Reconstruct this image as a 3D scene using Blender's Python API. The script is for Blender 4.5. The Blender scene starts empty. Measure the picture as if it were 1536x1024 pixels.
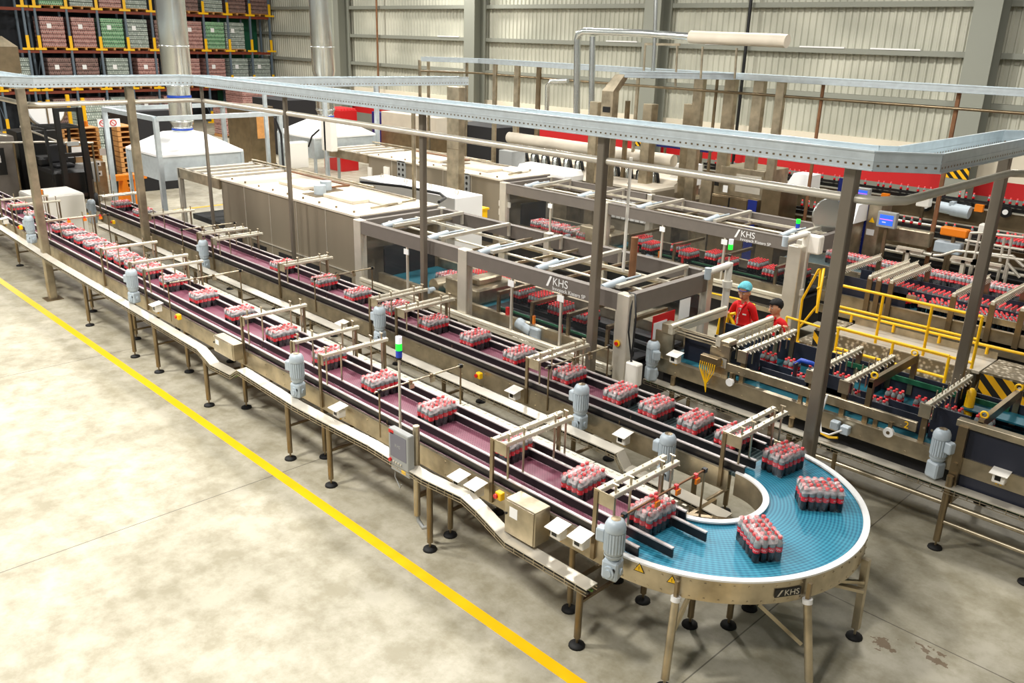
import bpy, math, random
from mathutils import Vector, Matrix
PI = math.pi
rnd = random.Random(7)
scene = bpy.context.scene
COL = scene.collection
# ---------------------------------------------------------------- camera (5 m up on a mezzanine, looking down the lines)
F = 1283.164
RR = ((0.69925457, 0.71438132, 0.02650241), (0.25653706, -0.21615629, -0.94205371), (-0.66725691, 0.66553421, -0.33441356))
CH = 5.0
def _ray(px, py):
    a, b = (px - 768) / F, (py - 512) / F
    return [RR[0][i] * a + RR[1][i] * b + RR[2][i] for i in range(3)]
def az(px, py, z=0.0):
    d = _ray(px, py); t = (z - CH) / d[2]; return Vector((t * d[0], t * d[1], z))
def ay(px, py, y):
    d = _ray(px, py); t = y / d[1]; return Vector((t * d[0], y, CH + t * d[2]))
def ax(px, py, x):
    d = _ray(px, py); t = x / d[0]; return Vector((x, t * d[1], CH + t * d[2]))
cam = bpy.data.cameras.new('camera'); co = bpy.data.objects.new('camera', cam); COL.objects.link(co)
cam.lens = F / 1536 * 36; cam.sensor_width = 36; cam.clip_end = 200
m = Matrix.Identity(4)
for i in range(3):
    m[i][0] = RR[0][i]; m[i][1] = -RR[1][i]; m[i][2] = -RR[2][i]
m[2][3] = CH
co.matrix_world = m
scene.camera = co
scene.view_settings.view_transform = 'Standard'; scene.view_settings.look = 'None'
scene.view_settings.gamma = 1; scene.view_settings.use_curve_mapping = False
scene.view_settings.exposure = -0.34

# ---------------------------------------------------------------- materials
def lin(c):
    return tuple(((v / 255) / 12.92 if v / 255 <= .04045 else ((v / 255 + .055) / 1.055) ** 2.4) for v in c)
MT = {}
def mat(name, rgb, rough=.5, metal=0.0, noise=0.0, scale=6.0, bump=0.0, emit=0.0, coat=0.0, stretch=None):
    m = bpy.data.materials.new(name); m.use_nodes = True; nt = m.node_tree; b = nt.nodes['Principled BSDF']
    c = (*lin(rgb), 1)
    b.inputs['Base Color'].default_value = c; b.inputs['Roughness'].default_value = rough; b.inputs['Metallic'].default_value = metal
    if coat: b.inputs['Coat Weight'].default_value = coat
    if emit: b.inputs['Emission Color'].default_value = c; b.inputs['Emission Strength'].default_value = emit
    if noise or bump:
        tc = nt.nodes.new('ShaderNodeTexCoord'); n = nt.nodes.new('ShaderNodeTexNoise'); n.inputs['Scale'].default_value = scale; n.inputs['Detail'].default_value = 6
        src = tc.outputs['Object']
        if stretch:
            mp = nt.nodes.new('ShaderNodeMapping'); mp.inputs['Scale'].default_value = stretch; nt.links.new(src, mp.inputs[0]); src = mp.outputs[0]
        nt.links.new(src, n.inputs['Vector'])
        if noise:
            r = nt.nodes.new('ShaderNodeValToRGB'); e = r.color_ramp.elements
            e[0].position = .3; e[1].position = .7
            e[0].color = (*[v * (1 - noise) for v in c[:3]], 1); e[1].color = (*[min(1, v * (1 + noise)) for v in c[:3]], 1)
            nt.links.new(n.outputs['Fac'], r.inputs[0]); nt.links.new(r.outputs[0], b.inputs['Base Color'])
        if bump:
            bp = nt.nodes.new('ShaderNodeBump'); bp.inputs['Strength'].default_value = bump; bp.inputs['Distance'].default_value = .02
            nt.links.new(n.outputs['Fac'], bp.inputs['Height']); nt.links.new(bp.outputs[0], b.inputs['Normal'])
    MT[name] = m
    return m
mat('steel', (184, 172, 148), .34, .85, .30, 4.5)
mat('steel_dark', (140, 124, 98), .33, .85, .2, 4.0)
mat('steel_light', (206, 200, 186), .36, .45, .08, 4.0)
mat('galvanised', (206, 216, 220), .36, .5, .08, 9.0)
mat('galv_duct', (214, 218, 214), .24, .95, .05, 3.0)
mat('alu_bar', (218, 211, 192), .34, .35, .05, 6)
mat('black_rail', (26, 24, 26), .4)
mat('rail_edge', (190, 182, 180), .4, .3)
mat('rubber', (16, 16, 16), .7)
mat('dark', (24, 24, 28), .6)
mat('navy_panel', (32, 36, 50), .5)
mat('motor_grey', (176, 188, 196), .38, 0, .06, 12)
mat('white_paint', (228, 224, 214), .4)
mat('white_box', (236, 232, 222), .35)
mat('grey_beam', (112, 105, 98), .5, .1, .05, 8)
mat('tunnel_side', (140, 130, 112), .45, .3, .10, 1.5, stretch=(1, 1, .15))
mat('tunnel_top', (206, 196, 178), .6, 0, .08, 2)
mat('yellow', (246, 190, 8), .4)
mat('orange', (240, 130, 10), .45)
mat('black', (14, 14, 14), .4)
mat('red', (200, 22, 24), .4)
mat('shirt_red', (222, 14, 20), .75, 0, .06, 10)
mat('cap_red', (230, 62, 66), .35)
mat('pet', (140, 146, 146), .12, 0, .25, 30, coat=.5)
mat('cola', (14, 8, 12), .10)
mat('white', (240, 240, 238), .4)
mat('blue', (30, 70, 170), .4)
mat('deep_blue', (16, 34, 112), .4)
mat('teal_belt', (14, 84, 98), .5, 0, .08, 10)
mat('green', (20, 90, 60), .5)
mat('wood', (196, 140, 78), .7, 0, .15, 8)
mat('skin', (214, 154, 118), .5)
mat('hair', (14, 11, 10), .8)
mat('lips', (150, 80, 70), .5)
mat('hairnet', (98, 186, 200), .8, 0, .18, 60)
mat('trousers', (40, 42, 52), .8)
mat('grey_panel', (150, 152, 150), .5)
mat('cardboard', (150, 120, 84), .8, 0, .1, 6)
mat('plastic_yellow', (250, 196, 10), .4)
mat('screen_grey', (104, 104, 116), .25)
mat('screen_blue', (56, 110, 236), .3, emit=.55)
mat('screen_pink', (230, 120, 220), .3, emit=.5)
mat('lamp_green', (30, 230, 60), .3, emit=1.3)
mat('lamp_white', (235, 235, 245), .3, emit=.5)
mat('lamp_blue', (30, 70, 190), .3)
mat('cable', (20, 20, 22), .5)
mat('cable_green', (96, 140, 60), .5)
mat('rack_blue', (96, 110, 122), .5)
mat('rack_beam', (120, 48, 24), .6)
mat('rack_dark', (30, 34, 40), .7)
mat('rust', (140, 100, 70), .45, .5, .2, 5)
mat('cover_pale', (206, 202, 186), .45, 0, .06, 8)
mat('post_grey', (132, 124, 112), .38, .6, .12, 1.2)
mat('wall_white', (232, 222, 200), .8, 0, .03, 1.0)
mat('wall_red', (190, 16, 20), .6)
mat('wall_grey', (124, 124, 112), .8, 0, .05, 1.0)
mat('col_steel', (142, 144, 132), .6, .1)
mat('green_sheet', (20, 96, 66), .6)
mat('dark_wall', (34, 34, 32), .9)

def nodes(name):
    m = bpy.data.materials.new(name); m.use_nodes = True; MT[name] = m
    nt = m.node_tree; return m, nt, nt.nodes, nt.links, nt.nodes['Principled BSDF']
# concrete floor
m, nt, N, L, b = nodes('concrete')
tc = N.new('ShaderNodeTexCoord')
n1 = N.new('ShaderNodeTexNoise'); n1.inputs['Scale'].default_value = .55; n1.inputs['Detail'].default_value = 8; n1.inputs['Roughness'].default_value = .62
n2 = N.new('ShaderNodeTexNoise'); n2.inputs['Scale'].default_value = 2.6; n2.inputs['Detail'].default_value = 10; n2.inputs['Roughness'].default_value = .7
n3 = N.new('ShaderNodeTexNoise'); n3.inputs['Scale'].default_value = 40; n3.inputs['Detail'].default_value = 3
for n in (n1, n2, n3): L.new(tc.outputs['Object'], n.inputs['Vector'])
r1 = N.new('ShaderNodeValToRGB'); e = r1.color_ramp.elements
e[0].position = .3; e[0].color = (*lin((164, 158, 138)), 1); e[1].position = .68; e[1].color = (*lin((196, 190, 172)), 1)
r2 = N.new('ShaderNodeValToRGB'); e = r2.color_ramp.elements
e[0].position = .38; e[0].color = (*lin((198, 194, 178)), 1); e[1].position = .6; e[1].color = (1, 1, 1, 1)
L.new(n1.outputs['Fac'], r1.inputs[0]); L.new(n2.outputs['Fac'], r2.inputs[0])
mx = N.new('ShaderNodeMix'); mx.data_type = 'RGBA'; mx.blend_type = 'MULTIPLY'; mx.inputs[0].default_value = .75
L.new(r1.outputs[0], mx.inputs[6]); L.new(r2.outputs[0], mx.inputs[7])
sp = N.new('ShaderNodeSeparateXYZ'); L.new(tc.outputs['Object'], sp.inputs[0])
def math_node(op, a, b=None, c=None):
    n = N.new('ShaderNodeMath'); n.operation = op
    for i, v in enumerate((a, b, c)):
        if v is None: continue
        if isinstance(v, (int, float)): n.inputs[i].default_value = v
        else: L.new(v, n.inputs[i])
    return n.outputs[0]
jx = math_node('ABSOLUTE', math_node('SUBTRACT', math_node('FRACT', math_node('DIVIDE', math_node('ADD', sp.outputs[0], 3.02), 5.38)), .5))
jy = math_node('ABSOLUTE', math_node('SUBTRACT', math_node('FRACT', math_node('DIVIDE', math_node('ADD', sp.outputs[1], -7.19), 5.4)), .5))
j = math_node('MAXIMUM', math_node('GREATER_THAN', jx, .4988), math_node('MULTIPLY', math_node('GREATER_THAN', jy, .4988), math_node('GREATER_THAN', sp.outputs[1], 5.0)))
mj = N.new('ShaderNodeMix'); mj.data_type = 'RGBA'; mj.inputs[7].default_value = (.07, .06, .045, 1)
st = None
for (sx_, sy_, r_) in ((-2.08, 6.86, .13), (-1.80, 7.06, .10), (-1.66, 7.0, .12)):
    dx_ = math_node('SUBTRACT', sp.outputs[0], sx_); dy_ = math_node('SUBTRACT', sp.outputs[1], sy_)
    q_ = math_node('SUBTRACT', r_, math_node('SQRT', math_node('ADD', math_node('MULTIPLY', dx_, dx_), math_node('MULTIPLY', dy_, dy_))))
    st = q_ if st is None else math_node('MAXIMUM', st, q_)
ns = N.new('ShaderNodeTexNoise'); ns.inputs['Scale'].default_value = 14; ns.inputs['Detail'].default_value = 4; L.new(tc.outputs['Object'], ns.inputs['Vector'])
st = math_node('GREATER_THAN', math_node('ADD', math_node('MULTIPLY', st, 2.0), math_node('SUBTRACT', ns.outputs['Fac'], .5)), .13)
ms = N.new('ShaderNodeMix'); ms.data_type = 'RGBA'; ms.inputs[7].default_value = (*lin((104, 78, 50)), 1); L.new(math_node('MULTIPLY', st, .75), ms.inputs[0]); L.new(mx.outputs[2], ms.inputs[6])
L.new(math_node('MULTIPLY', j, .75), mj.inputs[0]); L.new(ms.outputs[2], mj.inputs[6]); L.new(mj.outputs[2], b.inputs['Base Color'])
b.inputs['Roughness'].default_value = .55
bp = N.new('ShaderNodeBump'); bp.inputs['Strength'].default_value = .15; bp.inputs['Distance'].default_value = .01
L.new(n3.outputs['Fac'], bp.inputs['Height']); L.new(bp.outputs[0], b.inputs['Normal'])
# modular belts: brick pattern
def belt_mat(name, ca, cb, cm, bw, rh, mort=.012, scale=1.0):
    global N, L
    m, nt, N, L, b = nodes(name)
    tc = N.new('ShaderNodeTexCoord'); br = N.new('ShaderNodeTexBrick')
    br.inputs['Scale'].default_value = scale; br.inputs['Brick Width'].default_value = bw; br.inputs['Row Height'].default_value = rh
    br.inputs['Mortar Size'].default_value = mort * .35; br.inputs['Color1'].default_value = (*lin(ca), 1); br.inputs['Color2'].default_value = (*lin(cb), 1); br.inputs['Mortar'].default_value = (*lin(cm), 1)
    mp = N.new('ShaderNodeMapping'); mp.inputs['Rotation'].default_value = (0, 0, PI / 2)
    L.new(tc.outputs['Object'], mp.inputs[0]); L.new(mp.outputs[0], br.inputs['Vector']); L.new(br.outputs['Color'], b.inputs['Base Color'])
    b.inputs['Roughness'].default_value = .45
belt_mat('purple_belt', (112, 52, 72), (92, 40, 58), (140, 88, 104), .036, .017)
belt_mat('grey_belt', (44, 62, 66), (52, 72, 74), (104, 122, 122), 3.0, .045, .02)
# curve belt: concentric chain rows
m, nt, N, L, b = nodes('blue_belt')
tc = N.new('ShaderNodeTexCoord'); sp = N.new('ShaderNodeSeparateXYZ'); L.new(tc.outputs['Object'], sp.inputs[0])
rad = math_node('SQRT', math_node('ADD', math_node('MULTIPLY', sp.outputs[0], sp.outputs[0]), math_node('MULTIPLY', sp.outputs[1], sp.outputs[1])))
ang = math_node('ARCTAN2', sp.outputs[1], sp.outputs[0])
s1 = math_node('SINE', math_node('MULTIPLY', rad, 2 * PI / .032))
s2 = math_node('SINE', math_node('MULTIPLY', ang, 150.0))
fac = math_node('ADD', math_node('MULTIPLY', s1, .30), math_node('ADD', math_node('MULTIPLY', s2, .12), .5))
nz = N.new('ShaderNodeTexNoise'); nz.inputs['Scale'].default_value = 3; L.new(tc.outputs['Object'], nz.inputs['Vector'])
fac = math_node('ADD', fac, math_node('MULTIPLY', math_node('SUBTRACT', nz.outputs['Fac'], .5), .5))
cr = N.new('ShaderNodeValToRGB'); e = cr.color_ramp.elements
e[0].color = (*lin((10, 92, 124)), 1); e[1].color = (*lin((64, 158, 184)), 1)
L.new(fac, cr.inputs[0]); L.new(cr.outputs[0], b.inputs['Base Color']); b.inputs['Roughness'].default_value = .42
# corrugated wall sheet
m, nt, N, L, b = nodes('wall_sheet')
tc = N.new('ShaderNodeTexCoord'); nz = N.new('ShaderNodeTexNoise'); nz.inputs['Scale'].default_value = .5; L.new(tc.outputs['Object'], nz.inputs['Vector'])
cr = N.new('ShaderNodeValToRGB'); e = cr.color_ramp.elements
e[0].color = (*lin((176, 176, 160)), 1); e[1].color = (*lin((204, 203, 186)), 1); e[0].position = .35; e[1].position = .65
L.new(nz.outputs['Fac'], cr.inputs[0]); L.new(cr.outputs[0], b.inputs['Base Color']); b.inputs['Roughness'].default_value = .6
# label: red with a white script-like squiggle band
m, nt, N, L, b = nodes('label_red')
tc = N.new('ShaderNodeTexCoord'); sp = N.new('ShaderNodeSeparateXYZ'); L.new(tc.outputs['Object'], sp.inputs[0])
ang = math_node('ARCTAN2', sp.outputs[1], sp.outputs[0])
wv = math_node('ADD', math_node('MULTIPLY', math_node('SINE', math_node('MULTIPLY', ang, 12.0)), .005), .107)
d = math_node('ABSOLUTE', math_node('SUBTRACT', sp.outputs[2], wv))
fc = math_node('MULTIPLY', math_node('LESS_THAN', d, .0035), math_node('GREATER_THAN', math_node('SINE', math_node('MULTIPLY', ang, 2.0)), -.2))
mj = N.new('ShaderNodeMix'); mj.data_type = 'RGBA'; mj.inputs[6].default_value = (*lin((222, 30, 42)), 1); mj.inputs[7].default_value = (*lin((250, 200, 200)), 1)
L.new(fc, mj.inputs[0]); L.new(mj.outputs[2], b.inputs['Base Color']); b.inputs['Roughness'].default_value = .35
# wrapped pallets: rows of bottles seen through stretch film
def load_mat(name, ca, cb, cm):
    global N, L
    m, nt, N, L, b = nodes(name)
    tc = N.new('ShaderNodeTexCoord'); sp = N.new('ShaderNodeSeparateXYZ'); L.new(tc.outputs['Object'], sp.inputs[0]); cx = N.new('ShaderNodeCombineXYZ'); L.new(math_node('ADD', sp.outputs[1], sp.outputs[0]), cx.inputs[0]); L.new(sp.outputs[2], cx.inputs[1])
    br = N.new('ShaderNodeTexBrick'); L.new(cx.outputs[0], br.inputs['Vector']); br.inputs['Scale'].default_value = 1; br.inputs['Brick Width'].default_value = .09; br.inputs['Row Height'].default_value = .105; br.inputs['Mortar Size'].default_value = .012
    br.inputs['Color1'].default_value = (*lin(ca), 1); br.inputs['Color2'].default_value = (*lin(cb), 1); br.inputs['Mortar'].default_value = (*lin(cm), 1)
    L.new(br.outputs['Color'], b.inputs['Base Color']); b.inputs['Roughness'].default_value = .3
load_mat('pallet_red', (120, 62, 62), (176, 120, 112), (196, 168, 158))
load_mat('pallet_brown', (70, 48, 46), (130, 96, 90), (150, 128, 120))
load_mat('pallet_green', (40, 110, 66), (96, 160, 110), (176, 200, 170))
load_mat('pallet_clear', (150, 160, 150), (196, 204, 196), (110, 124, 116))
# shrink film and machine glazing: mostly see-through, with sheen
def clear_mat(name, rgb, alpha, rough, noise=None):
    global N, L
    m, nt, N, L, b = nodes(name)
    b.inputs['Base Color'].default_value = (*lin(rgb), 1); b.inputs['Roughness'].default_value = rough
    tr = N.new('ShaderNodeBsdfTransparent'); mxs = N.new('ShaderNodeMixShader'); out = N['Material Output']
    mxs.inputs[0].default_value = alpha
    if noise:
        tc = N.new('ShaderNodeTexCoord'); nz = N.new('ShaderNodeTexNoise'); nz.inputs['Scale'].default_value = noise[0]; nz.inputs['Detail'].default_value = 2
        mp = N.new('ShaderNodeMapping'); mp.inputs['Scale'].default_value = noise[3]; L.new(tc.outputs['Object'], mp.inputs[0]); L.new(mp.outputs[0], nz.inputs['Vector'])
        cr = N.new('ShaderNodeMapRange'); cr.inputs[1].default_value = .42; cr.inputs[2].default_value = .68; cr.inputs[3].default_value = noise[1]; cr.inputs[4].default_value = noise[2]
        L.new(nz.outputs['Fac'], cr.inputs[0]); L.new(cr.outputs[0], mxs.inputs[0])
    L.new(tr.outputs[0], mxs.inputs[1]); L.new(b.outputs[0], mxs.inputs[2]); L.new(mxs.outputs[0], out.inputs['Surface'])
clear_mat('film_top', (255, 240, 240), .3, .15, (20, .03, .62, (1, .35, 1)))  # pinkish white glare streaks painted over the caps through noisy opacity
clear_mat('film_side', (235, 235, 240), .06, .1, (14, .0, .12, (1, 1, .4)))
clear_mat('glazing', (70, 74, 76), .10, .03)
clear_mat('wrap', (235, 235, 232), .3, .2, (9, .1, .6, (1, 1, 3)))
# hazard stripes (painted diagonal bands)
m, nt, N, L, b = nodes('hazard')
tc = N.new('ShaderNodeTexCoord'); sp = N.new('ShaderNodeSeparateXYZ'); L.new(tc.outputs['Object'], sp.inputs[0])
f = math_node('GREATER_THAN', math_node('FRACT', math_node('DIVIDE', math_node('ADD', math_node('ADD', sp.outputs[0], sp.outputs[1]), sp.outputs[2]), .24)), .5)
mj = N.new('ShaderNodeMix'); mj.data_type = 'RGBA'; mj.inputs[6].default_value = (*lin((246, 186, 10)), 1); mj.inputs[7].default_value = (.006, .006, .006, 1)
L.new(f, mj.inputs[0]); L.new(mj.outputs[2], b.inputs['Base Color']); b.inputs['Roughness'].default_value = .45
# checker (tread) plate
m, nt, N, L, b = nodes('tread_plate')
tc = N.new('ShaderNodeTexCoord'); vo = N.new('ShaderNodeTexVoronoi'); vo.inputs['Scale'].default_value = 16; L.new(tc.outputs['Object'], vo.inputs['Vector'])
cr = N.new('ShaderNodeValToRGB'); e = cr.color_ramp.elements
e[0].color = (*lin((226, 216, 196)), 1); e[1].color = (*lin((128, 118, 98)), 1); e[0].position = .15; e[1].position = .5
L.new(vo.outputs['Distance'], cr.inputs[0]); L.new(cr.outputs[0], b.inputs['Base Color']); b.inputs['Metallic'].default_value = .4; b.inputs['Roughness'].default_value = .4

# ---------------------------------------------------------------- mesh builder
class B:
    def __init__(s): s.v = []; s.f = []; s.m = []; s.sm = []
    def add(s, vs, fs, mi=0, smooth=False):
        o = len(s.v); s.v += [tuple(v) for v in vs]; s.f += [tuple(i + o for i in f) for f in fs]; s.m += [mi] * len(fs); s.sm += [smooth] * len(fs); return s
    def box(s, a, b, mi=0, bev=0.0):
        x0, x1 = sorted((a[0], b[0])); y0, y1 = sorted((a[1], b[1])); z0, z1 = sorted((a[2], b[2]))
        if bev > 0 and min(x1 - x0, y1 - y0, z1 - z0) > 2.2 * bev:
            c = bev
            def ring(z, i): return [(x0 + i, y0 + i + c - i, z), (x0 + c, y0 + i, z), (x1 - c, y0 + i, z), (x1 - i, y0 + c, z), (x1 - i, y1 - c, z), (x1 - c, y1 - i, z), (x0 + c, y1 - i, z), (x0 + i, y1 - c, z)]
            vs = ring(z0, c * .7) + ring(z0 + c, 0) + ring(z1 - c, 0) + ring(z1, c * .7)
            fs = [tuple(range(7, -1, -1)), tuple(range(24, 32))]
            for k in range(3):
                for i in range(8): j = (i + 1) % 8; fs.append((k * 8 + i, k * 8 + j, k * 8 + 8 + j, k * 8 + 8 + i))
            return s.add(vs, fs, mi)
        vs = [(x0, y0, z0), (x1, y0, z0), (x1, y1, z0), (x0, y1, z0), (x0, y0, z1), (x1, y0, z1), (x1, y1, z1), (x0, y1, z1)]
        return s.add(vs, [(0, 3, 2, 1), (4, 5, 6, 7), (0, 1, 5, 4), (1, 2, 6, 5), (2, 3, 7, 6), (3, 0, 4, 7)], mi)
    def cyl(s, p, q, r, n=10, mi=0, r2=None, cap=True):
        p = Vector(p); q = Vector(q); d = (q - p); r2 = r if r2 is None else r2
        if d.length < 1e-6: return s
        d.normalize(); u = d.orthogonal().normalized(); w = d.cross(u)
        vs = []
        for c, rr in ((p, r), (q, r2)):
            for i in range(n): a = 2 * PI * i / n; vs.append(c + (u * math.cos(a) + w * math.sin(a)) * rr)
        fs = [(i, (i + 1) % n, n + (i + 1) % n, n + i) for i in range(n)]
        s.add(vs, fs, mi, n > 6)
        if cap: s.add(vs, [tuple(range(n - 1, -1, -1)), tuple(range(n, 2 * n))], mi)
        return s
    def bar(s, p, q, w, h, mi=0, up=(0, 0, 1)):
        p = Vector(p); q = Vector(q); d = (q - p).normalized(); up = Vector(up)
        if abs(d.dot(up)) > .98: up = Vector((1, 0, 0))
        u = d.cross(up).normalized(); v = u.cross(d).normalized()
        vs = [c + u * a * w / 2 + v * b * h / 2 for c in (p, q) for a, b in ((-1, -1), (1, -1), (1, 1), (-1, 1))]
        return s.add(vs, [(0, 1, 2, 3), (7, 6, 5, 4), (0, 4, 5, 1), (1, 5, 6, 2), (2, 6, 7, 3), (3, 7, 4, 0)], mi)
    def tube(s, pts, r, n=8, mi=0):
        pts = [Vector(p) for p in pts]
        rings = []
        for i, p in enumerate(pts):
            d = (pts[min(i + 1, len(pts) - 1)] - pts[max(i - 1, 0)]).normalized()
            if i == 0: u = d.orthogonal().normalized()
            else: u = (u - d * u.dot(d)); u = u.normalized() if u.length > 1e-4 else d.orthogonal().normalized()
            w = d.cross(u)
            rings.append([p + (u * math.cos(2 * PI * k / n) + w * math.sin(2 * PI * k / n)) * r for k in range(n)])
        vs = [v for rg in rings for v in rg]; fs = []
        for i in range(len(pts) - 1):
            for k in range(n): k2 = (k + 1) % n; fs.append((i * n + k, i * n + k2, (i + 1) * n + k2, (i + 1) * n + k))
        s.add(vs, fs, mi, True)
        return s.add(rings[0] + rings[-1], [tuple(range(n - 1, -1, -1)), tuple(range(n, 2 * n))], mi)
    def lathe(s, prof, c=(0, 0, 0), n=12, mi=0, mis=None, axis='z'):
        vs = []
        for r, z in prof:
            for i in range(n):
                a = 2 * PI * i / n; x, y = r * math.cos(a), r * math.sin(a)
                vs.append((c[0] + x, c[1] + y, c[2] + z) if axis == 'z' else ((c[0] + z, c[1] + x, c[2] + y) if axis == 'x' else (c[0] + x, c[1] + z, c[2] + y)))
        for k in range(len(prof) - 1):
            fs = [(k * n + i, k * n + (i + 1) % n, (k + 1) * n + (i + 1) % n, (k + 1) * n + i) for i in range(n)]
            o = len(s.v)
            if k == 0: base = o; s.v += [tuple(v) for v in vs]
            s.f += [tuple(i + base for i in f) for f in fs]; s.m += [mis[k] if mis else mi] * n; s.sm += [True] * n
        return s
    def prism(s, pts, z0, z1, mi=0):
        n = len(pts); vs = [(x, y, z0) for x, y in pts] + [(x, y, z1) for x, y in pts]
        return s.add(vs, [tuple(range(n - 1, -1, -1)), tuple(range(n, 2 * n))] + [(i, (i + 1) % n, n + (i + 1) % n, n + i) for i in range(n)], mi)
    def hull(s, lo, hi, mi=0):    # frustum between two rings of the same count (3-D points)
        n = len(lo)
        return s.add(list(lo) + list(hi), [tuple(range(n - 1, -1, -1)), tuple(range(n, 2 * n))] + [(i, (i + 1) % n, n + (i + 1) % n, n + i) for i in range(n)], mi)
    def build(s, name, mats, parent=None, loc=None):
        if isinstance(mats, str): mats = [mats]
        if parent is not None:
            o_ = parent
            off = Vector(parent.get('_o', (0, 0, 0)))
        else:
            if loc is None:
                xs = [v[0] for v in s.v]; ys = [v[1] for v in s.v]; zs = [v[2] for v in s.v]
                loc = ((min(xs) + max(xs)) / 2, (min(ys) + max(ys)) / 2, min(zs))
            off = Vector(loc)
        me = bpy.data.meshes.new(name)
        me.from_pydata([(v[0] - off[0], v[1] - off[1], v[2] - off[2]) for v in s.v], [], s.f)
        for q in mats: me.materials.append(MT[q])
        me.polygons.foreach_set('material_index', s.m); me.polygons.foreach_set('use_smooth', s.sm); me.update()
        ob = bpy.data.objects.new(name, me); COL.objects.link(ob)
        if parent is not None: ob.parent = parent; ob['_o'] = tuple(off)
        else: ob.location = off; ob['_o'] = tuple(off)
        return ob
def tag(o, label=None, cat=None, group=None, kind=None):
    if label: o['label'] = label
    if cat: o['category'] = cat
    if group: o['group'] = group
    if kind: o['kind'] = kind
    return o
def thing(name, label, cat, loc=(0, 0, 0), group=None, rz=0):
    o = bpy.data.objects.new(name, None); COL.objects.link(o); o.location = loc; o.rotation_euler = (0, 0, rz); o.empty_display_size = .1
    o['_o'] = tuple(loc)
    return tag(o, label, cat, group)
def struct(name, b, mats, parent=None):
    o = b.build(name, mats, parent)
    if parent is None: o['kind'] = 'structure'
    return o
def copy_tree(o, parent=None):
    c = o.copy(); COL.objects.link(c)
    if parent is not None: c.parent = parent
    for ch in o.children: copy_tree(ch, c)
    return c
def place(proto, used, loc, rz, label, group=None):
    if not used: used.append(1); o = proto
    else: o = copy_tree(proto)
    o.location = loc; o.rotation_euler = (0, 0, rz); o['label'] = label
    if group: o['group'] = group
    return o
def text(name, body, size, mname, M4, parent, extrude=.002, align='LEFT'):
    cu = bpy.data.curves.new(name, 'FONT'); cu.body = body; cu.size = size; cu.extrude = extrude; cu.align_x = align
    t = bpy.data.objects.new(name, cu); COL.objects.link(t)
    dg = bpy.context.evaluated_depsgraph_get(); me = bpy.data.meshes.new_from_object(t.evaluated_get(dg)); me.name = name
    COL.objects.unlink(t); bpy.data.objects.remove(t)
    off = Vector(parent.get('_o', (0, 0, 0)))
    me.transform(Matrix.Translation(-off) @ M4)
    me.materials.clear(); me.materials.append(MT[mname])
    o = bpy.data.objects.new(name, me); COL.objects.link(o); o.parent = parent; o['_o'] = tuple(off)
    return o
def frame4(org, xd, yd):
    xd = Vector(xd).normalized(); yd = Vector(yd).normalized(); zd = xd.cross(yd)
    M = Matrix.Identity(4)
    for i in range(3): M[i][0] = xd[i]; M[i][1] = yd[i]; M[i][2] = zd[i]; M[i][3] = org[i]
    return M
ORD = ['first', 'second', 'third', 'fourth', 'fifth', 'sixth', 'seventh', 'eighth', 'ninth', 'tenth', 'eleventh', 'twelfth', 'thirteenth', 'fourteenth', 'fifteenth', 'sixteenth', 'seventeenth', 'eighteenth', 'nineteenth', 'twentieth', 'twenty-first', 'twenty-second', 'twenty-third', 'twenty-fourth']
# ================================================================ ROOM
WY = 27.3
b = B(); b.add([(-75, -12, 0), (12, -12, 0), (12, WY + 1, 0), (-75, WY + 1, 0)], [(0, 1, 2, 3)]); b.box((-75, -12, -.3), (12, WY + 1, -.002))
fl = b.build('floor', 'concrete', loc=(0, 0, 0)); fl['kind'] = 'structure'
# painted line beside the feet of the near conveyor
b = B(); b.box((-40, 4.415, 0), (4, 4.535, .003)); struct('trim_1', b, 'plastic_yellow')
b = B(); b.box((-30, 13.6, 0), (-24.5, 13.75, .003)); b.box((-24.6, 10.4, 0), (-24.45, 13.7, .003)); b.box((-25.5, 5.5, 0), (-25.35, 10, .003)); struct('trim_2', b, 'plastic_yellow')
# back wall: corrugated sheet above, painted concrete below
b = B(); x = -60.0; i = 0; prof = []
while x < 8:
    prof += [(x, 0), (x + .12, 0), (x + .15, .045), (x + .20, .045)]; x += .23
vs = [(a, WY - d, 2.33) for a, d in prof] + [(a, WY - d, 9.5) for a, d in prof]; n = len(prof)
b.add(vs, [(i, i + 1, n + i + 1, n + i) for i in range(n - 1)]); struct('wall_back', b, 'wall_sheet')
b = B(); b.box((-60, WY - .12, 1.5), (8, WY + .1, 2.33), 0); b.box((-60, WY - .121, 1.04), (8, WY + .1, 1.5), 1); b.box((-60, WY - .12, 0), (8, WY + .1, 1.04), 2)
struct('wall_back_base', b, ['wall_white', 'wall_red', 'wall_grey'])
for k, z in enumerate((3.58, 4.93, 6.28, 7.6)):
    b = B(); b.box((-60, WY - .30, z), (8, WY - .05, z + .03)); b.box((-60, WY - .31, z - .12), (8, WY - .29, z + .03)); b.box((-60, WY - .3, z - .13), (8, WY - .22, z - .11)); struct('trim_%d' % (k + 3), b, 'col_steel')
# steel H columns on the back wall
for k, (px, w) in enumerate(((510, .34), (711, .34), (983, .36), (1170, .30), (1478, .36), (360, .3))):
    c = ay(px, 60, WY - .7)
    if k == 3: continue
    b = B(); x = c.x
    b.box((x - w, WY - 1.0, 0), (x + w, WY - .96, 9.5)); b.box((x - w, WY - .36, 0), (x + w, WY - .32, 9.5)); b.box((x - .02, WY - .97, 0), (x + .02, WY - .35, 9.5))
    col = struct('column_%d' % (k + 1), b, 'col_steel')
    if k in (2, 4):
        b = B(); b.box((x - w - .005, WY - 1.01, 1.55 if k == 4 else 1.3), (x + w + .005, WY - .955, 2.15 if k == 4 else 1.9)); h = b.build('hazard_panel', 'hazard', col)
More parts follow.
